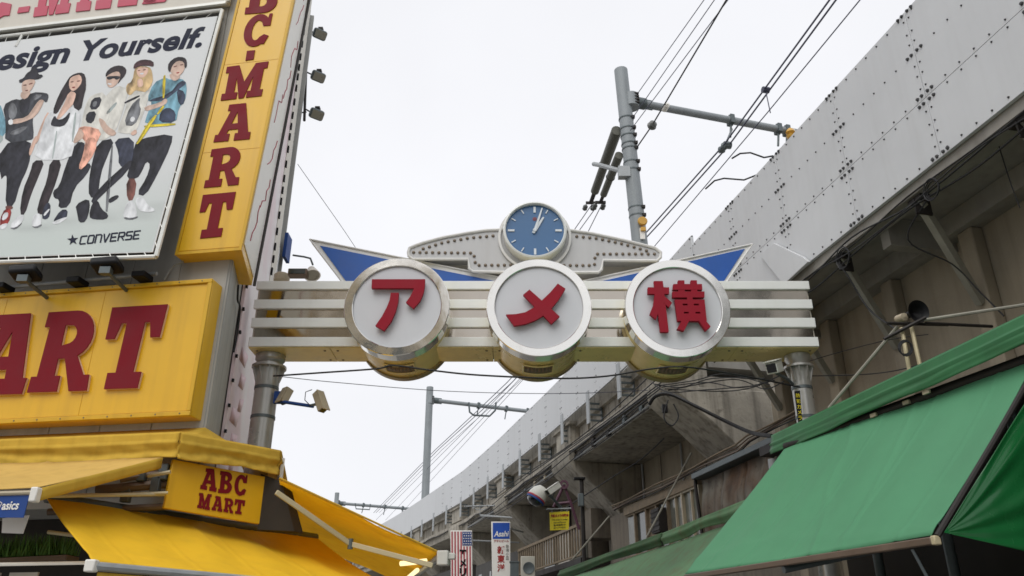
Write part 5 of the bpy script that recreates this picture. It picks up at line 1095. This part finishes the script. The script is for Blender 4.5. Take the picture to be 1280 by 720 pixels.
for (a, b) in ((j0, j1), (j1, j2)):
    mb = MB(); d = (b - a).normalized(); s_ = d.cross(UP).normalized(); mb.cbox((a + b) / 2, .03, (b - a).length, .055, ax=s_, ay=d, az=s_.cross(d)); mb.build('folding_arm', 'arm_cream', T, bevel=.006)
mb = MB(); mb.tube([j1 - UP * .055, j1 + UP * .055], .03, 10); mb.build('arm_joint', 'galdark', T)
mb = MB(); mb.prism([at(326, 592, 9.15), at(352, 602, 9.15), at(368, 664, 9.15), at(322, 662, 9.15)], (.05, .2, 0)); mb.build('wall_bracket', 'interior', T)
T = thing('tube_light', 'glowing warm tube light under the tip of the orange awning', 'lamp', at(528, 703, 9.5)); mb = MB(); p_ = oB + V((-.16, .10, -.07)); mb.tube([p_, p_ + S_DIR * .05 + V((-.30, .05, -.02))], .028, 8); mb.build('tube', 'glow', T)
mb = MB(); q_ = oB + V((-.35, .9, -.10)); mb.tube([q_, q_ + S_DIR * 1.2], .028, 8); tag(mb.build('tube_light', 'glow'), 'second warm tube light farther under the orange awning', 'lamp')
mb = MB(); e_ = onz(CB + S_DIR * 1.1 + SR * .75, 0); mb.box(at(352, 572, 9.3), V((.03, .04, 0)), V((-.04, .04, 0)), -UP * .24); tag(mb.build('canopy_end', 'white_plain'), 'narrow white end strip at the right tip of the yellow canopy', 'trim')
# ================================================================== RIGHT SIDE SHOPS AND AWNINGS
def lat(D, off): return V((5.24 - off * 1.023 - .216 * D, D, 0))        # off metres out from the valance line into the street
RT = V((.977, .211, 0))
T = thing('green_awning', 'big green awning with dark valance in the lower right foreground', 'awning', lat(7.5, 0) + UP * 3)
h_top = 3.98
v0, v1 = onz(lat(4.3, 0), h_top), onz(lat(9.66, 0), h_top)
def gval(u, v):
    p = v0.lerp(v1, u) - UP * (.235 * v) - RT * (.03 + .03 * v + .008 * math.sin(u * 44 + v * 2) * v + .022 * math.exp(-((v - .50) / .05) ** 2) + .015 * math.exp(-((v - .78 - .1 * math.sin(u * 13)) / .08) ** 2))
    return p - UP * (.008 * math.sin(u * 17) * v)
mb = MB(); mb.grid(gval, 80, 12); mb.build('valance', 'valance_green', T, solid=.006, angle=180)
mb = MB(); mb.grid(lambda u, v: v0.lerp(v1, u) - RT * .03 + RT * (.75 * v) + UP * (.10 * v), 20, 4); mb.build('cover_cloth', 'valance_green', T, solid=.006)
b_l = at_h(857, 718.5, 2.33); b_r = at_h(1166, 671, 2.30)
t_l = at_h(983, 558, 3.78); t_r = t_l + (b_r - b_l) * 1.0
t_r = at_h(1296, 446, 3.70)
sheet_from(t_l, t_r, b_r, b_l, 200, 40, .03, 'cloth', 'awn_green', T, .008, seams=5)
mb = MB(); d = (b_r - b_l).normalized(); mb.cbox((b_l + b_r) / 2 - UP * .025, .05, (b_r - b_l).length, .05, ax=d.cross(UP), ay=d); mb.build('front_bar', 'bar_brown', T, bevel=.008)
mb = MB(); mb.cbox(b_r - UP * .025 + d * .02, .055, .04, .06, ax=d.cross(UP), ay=d); mb.build('end_cap', 'arm_cream', T, bevel=.008)
mb = MB(); mb.tube([t_l, t_r], .05, 10); mb.build('roller', 'dark_iron', T)
mb = MB(); mb.tube([b_r + V((.02, -.02, 0)), b_r.lerp(t_r, .5) + V((.03, -.03, 0)), t_r + V((.03, -.03, 0))], .022, 8); mb.build('side_rail', 'dark_iron', T)
for k, (x, y) in enumerate(((1092, 519), (1133, 503), (1158, 490))):
    mb = MB(); c = at_h(x, y, 3.72); mb.cbox(c, .08, .02, .035, ax=d, ay=RT); mb.build('bracket_plate', 'cam_beige', T)
mb = MB(); mb.tube([b_r.lerp(b_l, .06) - UP * .06, b_r.lerp(b_l, .06) - UP * .3 + RT * .1], .012, 5); mb.build('hook_chain', 'galdark', T); mb = MB(); mb.tube([b_r.lerp(b_l, .5) - UP * .08, b_r.lerp(b_l, .5) + RT * .9 + UP * .1], .03, 8); mb.build('folding_arm', 'galdark', T)
# side curtain
c0 = b_r + V((.05, -.06, .02)); pcur = Plane(c0, V((.211, -.977, 0)))
cb1 = pcur(1300, 694); ct1 = pcur(1400, 330); ct0 = t_r + V((.1, -.1, .0))
T = thing('side_curtain', 'glossy dark green vinyl curtain closing the near end of the green awning', 'curtain', c0)
def cur(u, v):
    a = c0.lerp(ct0, u); b = c0.lerp(cb1 + (cb1 - c0) * 1.2, u); p = a.lerp(b, v)
    return p + pcur.n * (.018 * math.sin(math.atan2(v + .05, 1) * 22 + u * 5 + 1.5 * math.sin(u * 6)) * u + .012 * math.sin(v * 37 + u * 15 + 2 * math.sin(u * 4 + v * 3)) * u * (1 - .4 * u))
mb = MB(); mb.grid(cur, 30, 60); mb.build('vinyl', 'vinyl_green', T, solid=.004, angle=180)
# stall below the awning (dim)
T = thing('market_stall_shop', 'dim stall shop under the green awning at the right edge', 'shop', lat(7.5, -.9))
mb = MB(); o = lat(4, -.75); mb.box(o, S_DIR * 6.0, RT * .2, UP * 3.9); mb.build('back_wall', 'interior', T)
for k in range(5):
    mb = MB(); o = lat(4.7 + 1.05 * k, -.5); mb.tube([o, o + UP * 3.6], .05, 10); mb.build('pipe', 'galdark', T)
mb = MB(); mb.box(lat(4, -.7) + UP * 1.95, S_DIR * 6.0, -RT * .5, UP * .05); mb.build('shelf', 'bar_brown', T)
# lower, farther awning
T = thing('old_awning', 'faded green and brown awning farther along, lower than the big green one', 'awning', lat(13, 0) + UP * 3)
w0, w1, w2 = onz(lat(10.3, 0), 3.36), onz(lat(13.2, 0), 3.30), onz(lat(19.2, 0), 3.26)
def oval(a, b, n_, s0):
    def f(u, v):
        p = a.lerp(b, u) - UP * (.18 * v + .02 * v * math.sin(u * n_ + s0)) - RT * (.03 + .025 * v * math.sin(u * n_ * 1.7 + s0) + .04 * math.exp(-((v - .5) / .2) ** 2)); return p
    return f
mb = MB(); mb.grid(oval(w0, w1, 9, .5), 40, 8); mb.build('valance', 'awn_green_old', T, solid=.006, angle=180)
mb = MB(); mb.grid(oval(w1 + UP * .01, w2, 7, 2.0), 50, 8); mb.build('valance', 'valance_old', T, solid=.006, angle=180)
q0, q1 = onz(lat(10.4, .02), 3.12), onz(lat(19.0, .02), 3.05); q2, q3 = onz(lat(18.6, 1.3), 2.2), onz(lat(9.9, 1.3), 2.2)
sheet_from(q0, q1, q2, q3, 160, 12, .03, 'cloth', 'awn_green_old', T, .008, seams=8)
mb = MB(); mb.tube([q2 - UP * .03, q3 - UP * .03], .035, 8); mb.build('front_bar', 'bar_brown', T)
# upper storey of the shops under the viaduct
WSH = -.75
T = thing('shop_upper_storey', 'rusty patched upper storey of the small shops built under the viaduct', 'building', via(17, 1.0, 0))
def vbox(mb, D0, D1, n0, n1, z0, z1):
    t = via_t((D0 + D1) / 2); a = via(D0, n0, z0); b = via(D1, n0, z0); r = via_r((D0 + D1) / 2) * (n1 - n0)
    return mb.box(a, b - a, r, UP * (z1 - z0))
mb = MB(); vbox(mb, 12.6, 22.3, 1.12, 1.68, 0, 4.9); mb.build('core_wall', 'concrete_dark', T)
# rusted sheets
for k in range(4):
    D = 12.7 + .95 * k; mb = MB(); a = via(D, 1.0, 3.5); t = via_t(D)
    mb.grid(lambda u, v, D=D: via(D + .93 * u, 1.02 - .14 * math.sin(math.pi * min(1, v * 1.1)) * (1 if k < 3 else .6) - .02 * math.sin(u * 9), 3.55 + 1.22 * v), 8, 8); mb.build('rust_sheet', 'rust', T, solid=.012)
mb = MB(); vbox(mb, 12.5, 16.6, .82, 1.35, 4.82, 4.93); mb.build('sheet_roof', 'galdark', T, bevel=.01)
mb = MB(); vbox(mb, 13.0, 13.6, .70, .95, 4.62, 4.78); mb.build('vent_hood', 'dark_iron', T, bevel=.01)
# window row
mb = MB(); vbox(mb, 16.7, 20.9, .96, 1.1, 4.74, 4.94); mb.build('window_header', 'wood_old', T)
mb = MB(); vbox(mb, 16.7, 20.9, .96, 1.1, 3.55, 3.72); mb.build('window_sill', 'wood_old', T)
wD = [16.65, 17.5, 18.3, 18.95, 19.55, 20.25, 20.85]
for k in range(6):
    mb = MB(); vbox(mb, wD[k] + .06, wD[k + 1], 1.05, 1.08, 3.72, 4.74); Wn = mb.build('window', ['glass_pale', 'glass_pale', 'glass_dark', 'wood_old', 'glass_dark', 'glass_pale'][k], T)
    mb = MB(); vbox(mb, wD[k], wD[k] + .06, .98, 1.09, 3.72, 4.74); vbox(mb, wD[k] + .06, wD[k + 1], .99, 1.09, 4.70, 4.74); vbox(mb, wD[k] + .06, wD[k + 1], .99, 1.09, 3.72, 3.76)
    if k < 2: vbox(mb, (wD[k] + wD[k + 1]) / 2, (wD[k] + wD[k + 1]) / 2 + .035, 1.0, 1.049, 3.76, 4.70)
    if k == 3: vbox(mb, wD[k] + .06, wD[k + 1], 1.0, 1.049, 4.2, 4.25)
    mb.build('window_frame', 'cam_beige' if k < 2 else 'wood_old', Wn)
mb = MB(); vbox(mb, 18.35, 18.8, .78, .975, 4.02, 4.55)
for k in range(5): vbox(mb, 18.34, 18.81, .765, .779, 4.06 + k * .1, 4.10 + k * .1)
mb.build('window_fan_box', 'dark_iron', T, bevel=.008)
for k in range(4):
    mb = MB(); mb.tube([via(12.4 + q * .45, .90 - .02 * k, 4.96 + .035 * k + .02 * math.sin(q * .8 + k) + (.08 if q < 5 else 0)) for q in range(21)], .012 + .006 * (k % 2), 7); mb.build('roof_pipe', ['cable', 'bar_brown', 'rust', 'wood_old'][k], T)
mb = MB(); mb.tube([via(16.62, .93, 5.0), via(16.6, .9, 4.7), via(16.62, .93, 4.3), via(16.6, .95, 3.6)], .035, 8); mb.build('downpipe', 'dark_iron', T)
mb = MB(); mb.tube([via(13.3, .75, 4.52), via(13.3, .75, 3.4)], .07, 10); mb.build('downpipe', 'gal', T)
# far shops: balcony railing and walls
T = thing('balcony_shop', 'farther shop front under the viaduct with a slatted balcony railing', 'building', via(26, 1.0, 0))
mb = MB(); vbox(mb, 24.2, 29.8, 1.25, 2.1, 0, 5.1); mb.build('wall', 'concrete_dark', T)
mb = MB(); vbox(mb, 22.6, 29.0, .35, 1.2, 3.75, 3.9); mb.build('balcony_floor', 'dark_iron', T)
mb = MB(); vbox(mb, 22.6, 29.0, .35, .41, 4.72, 4.80); vbox(mb, 22.6, 29.0, .35, .41, 3.95, 4.0); mb.build('railing_bar', 'wood_old', T)
for k in range(27):
    D = 22.62 + k * .24; mb = MB(); vbox(mb, D, D + .07, .36, .40, 4.0, 4.72); mb.build('railing_slat', 'wood_old', T)
for k in range(3):
    mb = MB(); vbox(mb, 24.5 + 1.5 * k, 25.6 + 1.5 * k, 1.2, 1.245, 4.0, 5.0); mb.build('window', 'glass_pale' if k != 1 else 'board_cream', T)
mb = MB(); vbox(mb, 23.2, 23.9, .9, 1.6, 4.5, 5.3); mb.build('cabinet', 'concrete_dark', T)
T = thing('far_shops', 'dark low shops under the viaduct at the far end of the street', 'building', via(38, .8, 0))
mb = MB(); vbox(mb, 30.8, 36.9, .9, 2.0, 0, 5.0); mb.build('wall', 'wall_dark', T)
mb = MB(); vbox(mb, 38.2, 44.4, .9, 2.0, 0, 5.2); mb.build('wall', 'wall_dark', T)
for k in range(5):
    mb = MB(); vbox(mb, 31.2 + 1.1 * k, 32.0 + 1.1 * k, .86, .895, 3.4, 4.6); mb.build('window', 'glass_dark', T)
mb = MB(); vbox(mb, 31, 44, -.6, .85, 3.3, 3.42); mb.build('eaves_board', 'wall_grey', T)
# air conditioner
p = at(660, 716, 25.2); T = thing('air_conditioner', 'cream outdoor air conditioner unit beside the white hanging sign', 'air conditioner', p - UP * .3)
mb = MB(); mb.cbox(p, .42, .3, .9); mb.build('casing', 'hvac', T, bevel=.02)
mb = MB(); c = p + V((.02, -.155, .12)); mb.lathe(c, (0, -1, 0), [(.17, 0), (.17, .012), (.15, .012), (.13, .002), (0, .002)], 20); mb.build('fan_grille', 'galdark', T)
mb = MB(); c = at(643, 712, 26); mb.cbox(c, .26, .3, .4); mb.cbox(c + UP * .21, .3, .34, .03); tag(mb.build('storage_box', 'galdark'), 'dull grey box behind the white hanging sign', 'box')

# ---- hanging signs
PA = Plane((0, 29.5, 0), (0, -1, 0)); NY = V((0, -1, 0))
def boxsign(name, label, q, depth, mat, Pp):
    T = thing(name, label, 'sign', Pp((q[2][0] + q[3][0]) / 2, q[2][1])); mb = MB(); mb.prism([Pp(*p) for p in q], (0, depth, 0)); mb.build('sign_box', mat, T, bevel=.012); return T
T = boxsign('hanging_sign', 'white vertical hanging sign with blue top and red characters over the street', [(614, 652), (638, 652), (638, 770), (616, 770)], .28, 'white_plain', PA)
Pl = PA.off(.004)
mb = MB(); mb.prism([Pl(616, 653.5), Pl(637, 653.5), Pl(637, 673.5), Pl(616, 673.5)], NY * .008); mb.build('blue_header', 'asahi_blue', T)
Pl2 = PA.off(.014); mb = MB(); text(mb, 'Asahi', [Pl2(617.5, 664), Pl2(636, 663.5), Pl2(636, 670.5), Pl2(617.5, 671)], NY, .006, .2, .02); mb.build('header_lettering', 'white_plain', T)
mb = MB(); text(mb, 'アサヒビール', [Pl(617.5, 674.8), Pl(636, 674.8), Pl(636, 677.8), Pl(617.5, 677.8)], NY, .006, 0, .03)
for k, ch in enumerate('新東洋'):
    y0 = 682.5 + k * 11.2; text(mb, ch, [Pl(621.5, y0), Pl(631, y0), Pl(631, y0 + 10), Pl(621.5, y0 + 10)], NY, .006, 0, .03)
mb.build('red_lettering', 'ink_red', T)
mb = MB()
for k, ch in enumerate('台湾小皿'):
    y0 = 680.5 + k * 5; text(mb, ch, [Pl(632.3, y0), Pl(636, y0), Pl(636, y0 + 4.4), Pl(632.3, y0 + 4.4)], NY, .005)
mb.build('dark_lettering', 'ink_dark', T)
mb = MB(); a = PA(638, 660); mb.tube([PA(636, 651) + V((0, .1, 0)), PA(638.5, 646) + V((0, .1, 0)), PA(600, 643) + V((0, .1, 0))], .02, 6); mb.tube([a + V((0, .14, 0)), via(30.4, 1.0, a.z)], .03, 6); mb.build('hanger', 'gal', T)
PFg = Plane((0, 30.5, 0), (0, -1, 0))
T = boxsign('hanging_sign', 'vertical hanging sign with red and white stripes and starry blue corner', [(563, 663), (590, 663), (591, 770), (564, 770)], .26, 'white_plain', PFg)
Pf = PFg.off(.004)
mb = MB()
for k in range(7):
    x = 564.2 + k * 3.75; x2 = x + 1.75; y0 = 664.5 if k < 4 else 683
    mb.prism([Pf(x, y0), Pf(x2, y0), Pf(x2 + .5, 769), Pf(x + .5, 769)], NY * .004)
mb.build('red_stripe', 'flag_red', T)
mb = MB(); mb.prism([Pf(577.8, 664.5), Pf(589.5, 664.5), Pf(589.7, 682), Pf(578, 682)], NY * .006); mb.build('star_field', 'flag_blue', T)
mb = MB(); Pf2 = PFg.off(.0115)
for r_ in range(5):
    for c_ in range(4):
        cx, cy = 579.8 + c_ * 2.75 + (r_ % 2) * .6, 666.5 + r_ * 3.3; mb.prism([Pf2(cx + (1.15 if k % 2 == 0 else .45) * math.sin(R(36 * k)), cy - (1.15 if k % 2 == 0 else .45) * math.cos(R(36 * k))) for k in range(10)], NY * .003)
mb.build('stars', 'white_plain', T)
mb = MB(); Pf3 = PFg.off(.010)
for k, ch in enumerate('アメリカ'):
    y0 = 687 + k * 11.5; text(mb, ch, [Pf3(574.5, y0), Pf3(583, y0), Pf3(583, y0 + 10.5), Pf3(574.5, y0 + 10.5)], NY, .006, 0, .05)
mb.build('lettering', 'black', T)
mb = MB(); mb.tube([PFg(590, 675) + V((0, .13, 0)), via(31, 1.0, PFg(590, 675).z)], .03, 6); mb.build('hanger', 'gal', T)
# yellow notice
PN = Plane((0, 19.6, 0), (0.1, -1, 0))
T = thing('notice_board', 'small yellow notice board with red heading hanging under the striped dome', 'sign', PN(700, 663)); mb = MB(); mb.prism([PN(687, 640.5), PN(711.5, 639), PN(711, 662), PN(687.5, 663)], (0, .02, 0)); mb.build('board', 'notice_yellow', T)
Pn = PN.off(.003); mb = MB(); text(mb, '防犯カメラ作動中', [Pn(688.5, 643), Pn(710.5, 642), Pn(710.5, 646), Pn(688.5, 647)], PN.n, .004, 0, .05); mb.build('heading', 'ink_red', T)
mb = MB()
for k, tx in enumerate(('This area is under', 'surveillance', '監視摄影中', '감시카메라')):
    y0 = 648.5 + 3.4 * k; i_ = 0 if k == 0 else 2.5; text(mb, tx, [Pn(689.5 + i_, y0), Pn(709.5 - i_, y0 - .7), Pn(709.5 - i_, y0 + 1.7), Pn(689.5 + i_, y0 + 2.4)], PN.n, .004)
mb.build('body_text', 'ink_dark', T)
mb = MB(); mb.tube([PN(683, 636.5), PN(714, 635.5)], .018, 6); mb.tube([PN(690, 636), PN(690, 641)], .008, 5); mb.tube([PN(709, 636), PN(709, 640)], .008, 5); mb.build('hanger_rod', 'gal', T)
# striped dome camera
c = at(672, 620, 19.4); T = thing('dome_camera', 'white dome camera with red and blue bands under the viaduct', 'camera', c); ax = V((-.55, -.05, -.85)).normalized()
mb = MB(); mb.lathe(c, ax, [(0, -.26), (.10, -.24), (.19, -.14), (.225, -.02), (.225, .04)], 24); mb.build('cover', 'cam_white', T)
mb = MB(); mb.lathe(c, ax, [(.226, .04), (.235, .05), (.235, .075), (.226, .08)], 24); mb.build('red_band', 'flag_red', T)
mb = MB(); mb.lathe(c, ax, [(.226, .08), (.232, .09), (.23, .12), (.22, .13)], 24); mb.build('blue_band', 'banner_blue', T)
mb = MB(); mb.lathe(c, ax, [(.2, .12), (.18, .17), (.11, .22), (0, .24)], 24); mb.build('dome_glass', 'lens', T)
mb = MB(); mb.tube([c - ax * .2, at(690, 622, 19.6), at(706, 640, 19.8)], .035, 8); mb.build('arm', 'galdark', T)
cctv(at(692, 611, 19.3), (-.75, -.3, -.55), UP, (.36, .13, .13), 'slim white security camera just right of the striped dome', 'cam_white', [at(690, 622, 19.6)])
T = thing('pipe_bracket', 'purple red triangular pipe bracket beside the white camera', 'bracket', at(706, 650, 19.8)); mb = MB()
for (a, b) in (((705, 606), (692, 634)), ((705, 606), (714, 632)), ((693, 630), (713, 628)), ((712, 624), (724, 662))): mb.tube([at(*a, 19.8), at(*b, 19.8)], .035, 8)
mb.build('pipe_frame', 'purple_pipe', T); mb = MB(); mb.lathe(at(705, 606, 19.78), (0, -1, 0), [(.06, 0), (.11, 0), (.11, .05), (.06, .05)], 16); mb.build('ring', 'purple_pipe', T)
T = thing('standpipe', 'dark upright pipe with flat cap right of the yellow notice', 'pipe', at(729, 661, 20.2)); mb = MB(); p0 = at(730, 690, 20.2); p1 = at(722, 600, 20.2); mb.tube([V((p0.x, p0.y, 0)), V((p0.x, p0.y, p1.z))], .05, 12); mb.build('pipe', 'dark_iron', T)
mb = MB(); mb.cbox(V((p0.x - .05, p0.y, p1.z + .03)), .28, .2, .05); mb.build('cap', 'black', T, bevel=.01); mb = MB(); mb.cbox(at(726, 625, 20.05), .13, .12, .3); mb.build('meter_box', 'galdark', T, bevel=.01)
# television antenna
T = thing('tv_antenna', 'thin pale television antenna under the barrier left of the dome camera', 'antenna', at(600, 650, 27)); mb = MB(); mb.tube([at(580, 633, 27), at(619, 632, 27)], .02, 6)
mb.build('boom', 'gal', T); mb = MB(); mb.tube([at(600, 632, 27), at(600, 645, 27), at(640, 647, 27)], .02, 6); mb.tube([at(594, 635, 27), at(595, 637, 27), at(606, 637, 27), at(607, 635, 27)], .016, 6); mb.build('mast', 'gal', T)
for k in range(5):
    mb = MB(); p = at(582 + k * 9, 633 - k * .2, 27); mb.tube([p + V((0, -.25, 0)), p + V((0, .25, 0))], .012, 5); mb.build('element', 'gal', T)
# ---- horn loudspeaker and rods above the green awning
T = thing('horn_speaker', 'dark horn loudspeaker on two pale posts above the green awning', 'loudspeaker', at(1140, 460, 8.2)); c = at(1143, 391, 8.2); ax = V((.15, -.95, -.15)).normalized()
mb = MB(); mb.lathe(c, ax, [(0, -.16), (.035, -.15), (.04, -.06), (.06, .0), (.095, .05), (.125, .075), (.12, .07), (.09, .04), (.05, -.01), (0, -.03)], 24); mb.build('horn', 'black', T)
mb = MB(); mb.lathe(c - ax * .13 - V((.07, 0, .03)), ax, [(0, -.07), (.045, -.06), (.045, .06), (0, .07)], 16); mb.build('driver', 'cam_beige', T)
mb = MB(); mb.tube([at(1127, 410, 8.2), at(1138, 470, 8.15)], .022, 8); mb.tube([at(1139, 408, 8.2), at(1151, 462, 8.15)], .022, 8); mb.build('post', 'arm_cream', T)
mb = MB(); mb.tube([at(1108, 404, 8.2), at(1185, 406, 8.3)], .018, 6); mb.tube([at(1105, 424, 8.2), at(1157, 397, 8.1)], .02, 6); mb.tube([at(1157, 404, 8.2), at(1240, 408, 8.4)], .018, 6); mb.build('crossbar', 'dark_iron', T)
mb = MB()
for k in range(3): mb.tube([at(1131 + 8 * math.cos(t / 2) + k, 434 + 9 * math.sin(t / 2) + k, 8.05 - .01 * k) for t in range(14)], .008, 5)
mb.build('coiled_lead', 'cable', T)
def rod(label, a, b, r=.018, mat='strut'):
    mb = MB(); mb.tube([a, b], r, 7); return tag(mb.build('support_rod', mat), label, 'rod')
rod('pale support rod slanting from the horn speaker down to the awning edge', at(1036, 510, 8.9), at(1122, 408, 8.25))
rod('pale support rod running from the horn speaker to the right edge', at(1155, 400, 8.15), at(1300, 378, 7.6))
rod('long thin pale rod leaning in front of the small windows', at(808, 672, 17.5), at(864, 566, 17.2), .02)
rod('thin pale rod leaning beside the yellow notice', at(715, 700, 19), at(762, 645, 18.5), .02)
# ---- tangle of cables under the viaduct edge
rc = random.Random(11)
for k in range(4):
    pts = []
    for q in range(9):
        D = 5.2 + q * 1.05; pts.append(via(D, .05 - .04 * (k % 3), 6.56 - .035 * k - (.10 + .03 * k) * abs(math.sin(q * 1.1 + k * 1.9)) + rc.uniform(-.03, .03)))
    cable(['uppermost', 'second', 'third', 'lowest'][k] + ' of the cables strung along the lower edge of the near steel panels', pts, .008 + .003 * (k % 2), 'cable')
cable('black cable looping from the panel edge down to the horn speaker', [via(8.2, .15, 6.4), at(1135, 300, 8.6), at(1190, 330, 8.6), at(1225, 365, 8.5), at(1255, 395, 8.3)], .010)
cable('black cable dropping along the middle diagonal strut', [via(9.9, .12, 6.4), at(1060, 345, 9.8), at(1085, 385, 9.6), at(1120, 412, 8.4)], .011)
cable('thin cable hanging at the upper right below the panels', [at(1248, 180, 7.4), at(1262, 225, 7.4), at(1275, 260, 7.4)], .006)
cable('low thin wire crossing the tan wall behind the right gate pole', [at(1000, 455, 10.7), at(1050, 440, 10.5), at(1110, 425, 9.8), at(1160, 418, 9)], .006)
cable('thin wire from the right gate pole to the green awning edge', [at(1010, 470, 10.3), at(1080, 468, 9.8), at(1130, 461, 9), at(1200, 440, 8)], .007)
cable('thick black cable curving across the near concrete bracket', [at(812, 505, 15.2), at(820, 495, 15.0), at(838, 493, 14.8), at(870, 508, 14.6), at(910, 528, 14.3), at(940, 541, 13.8), at(965, 545, 13)], .036)
for k in range(5):
    pts = [via(15.6 + 2.6 * q, -.02 - .03 * k, 6.95 - .16 * k - .10 * math.sin(q * .9 + k) - .03 * q) for q in range(7)]
    cable(['uppermost', 'second', 'third', 'fourth', 'lowest'][k] + ' of the cables draped along the far concrete cornice', pts, .014)
for k in range(6):
    x = 835 + 16 * k; cable(['first', 'second', 'third', 'fourth', 'fifth', 'sixth'][k] + ' from left of the loose wires tangled under the right round sign', [at(815 + 4 * k, 478 + 2 * k, 14.4), at(x, 470 + rc.uniform(0, 20), 14), at(x + 40, 466 + rc.uniform(0, 22), 13.3), at(950 + 6 * k, 470 + rc.uniform(0, 14), 12.4)], .010)
cable('loop of cable hanging on the near concrete bracket', [at(835, 500, 14.8), at(830, 522, 14.8), at(840, 532, 14.8), at(848, 520, 14.8), at(842, 505, 14.8)], .014)
mb = MB(); c = at(831, 511, 14.85); mb.cbox(c, .10, .08, .16); tag(mb.build('cable_joint_box', 'black', bevel=.01), 'small black joint box on the cables at the near concrete bracket', 'box')
cable('dark wire along the shops below the concrete bracket', [at(700, 640, 22), at(760, 600, 20), at(800, 575, 19), at(830, 548, 18)], .014)
# wall fittings under the viaduct
rw = random.Random(21)
for k in range(12):
    D = 17.2 + 1.25 * k; z0 = rw.uniform(4.9, 5.5); mb = MB(); mb.tube([via(D, 2.1, z0), via(D, 2.1, 6.38)], rw.uniform(.015, .04), 6); mb.build('wall_conduit', rw.choice(['dark_iron', 'gal', 'rust', 'concrete_dark']), VI)
for k in range(4):
    mb = MB(); mb.tube([via(17 + q * .9, .20 - .01 * k, 6.62 - .07 * k + .02 * math.sin(q * 1.3 + k * 2)) for q in range(22)], .012 + .004 * (k % 3), 6); mb.build('fascia_conduit', ['dark_iron', 'cable', 'gal', 'cable'][k], VI)
for k in range(10):
    D = 17.4 + 1.1 * k; mb = MB(); mb.box(via(D, .16, 6.46), via_t(D) * rw.uniform(.10, .24), via_r(D) * .08, UP * rw.uniform(.10, .24)); mb.build('junction_box', rw.choice(['galdark', 'cam_beige', 'dark_iron']), VI, bevel=.008)
# coiled service loops hanging on the near panel edge
for k, (D, zz, rr) in enumerate(((7.9, 6.36, .10), (9.6, 6.34, .12), (11.2, 6.3, .12))):
    mb = MB(); c = via(D, .0, zz); t = via_t(D)
    for q in range(3): mb.tube([c + t * ((rr + .01 * q) * math.cos(a / 3)) + UP * ((rr + .015 * q) * math.sin(a / 3)) - via_r(D) * (.015 * q) for a in range(20)], .007, 5)
    tag(mb.build('cable_coil', 'cable'), ['nearest', 'middle', 'farthest'][k] + ' small cable coil hanging from the lower panel edge', 'cable')
# ================================================================== BLOCKS ACROSS THE ROAD, BEHIND THE VIEWER (unseen, added for the steel to mirror)
M('block_tan', S(186, 170, 142), .8, var=.08, streak=.2); M('block_grey', S(150, 152, 152), .8, var=.08, streak=.2); M('block_white', S(206, 204, 198), .8, var=.06, streak=.2)
for (x0, x1, y, h, mt, lb) in ((-20, -4.6, -27, 24, 'block_tan', 'unseen tan office block behind the viewer, added for the steel to mirror'), (-4.5, 4, -30, 15, 'block_white', 'unseen low white block behind the viewer, added for the steel to mirror'), (13.5, 26, -26, 24, 'block_grey', 'unseen grey office block behind the viewer, added for the steel to mirror')):
    T = thing('added_office_block', lb, 'building', ((x0 + x1) / 2, y, 0))
    mb = MB(); mb.box((x0, y - 10, 0), (x1 - x0, 0, 0), (0, 10, 0), (0, 0, h)); mb.build('wall', mt, T)
    for fl in range(int(h / 3.2)):
        for k in range(int((x1 - x0) / 2.4)):
            mb = MB(); mb.box((x0 + .7 + 2.4 * k, y + .002, 1.2 + 3.2 * fl), (1.5, 0, 0), (0, .05, 0), (0, 0, 1.5)); mb.build('window', 'glass_dark', T)
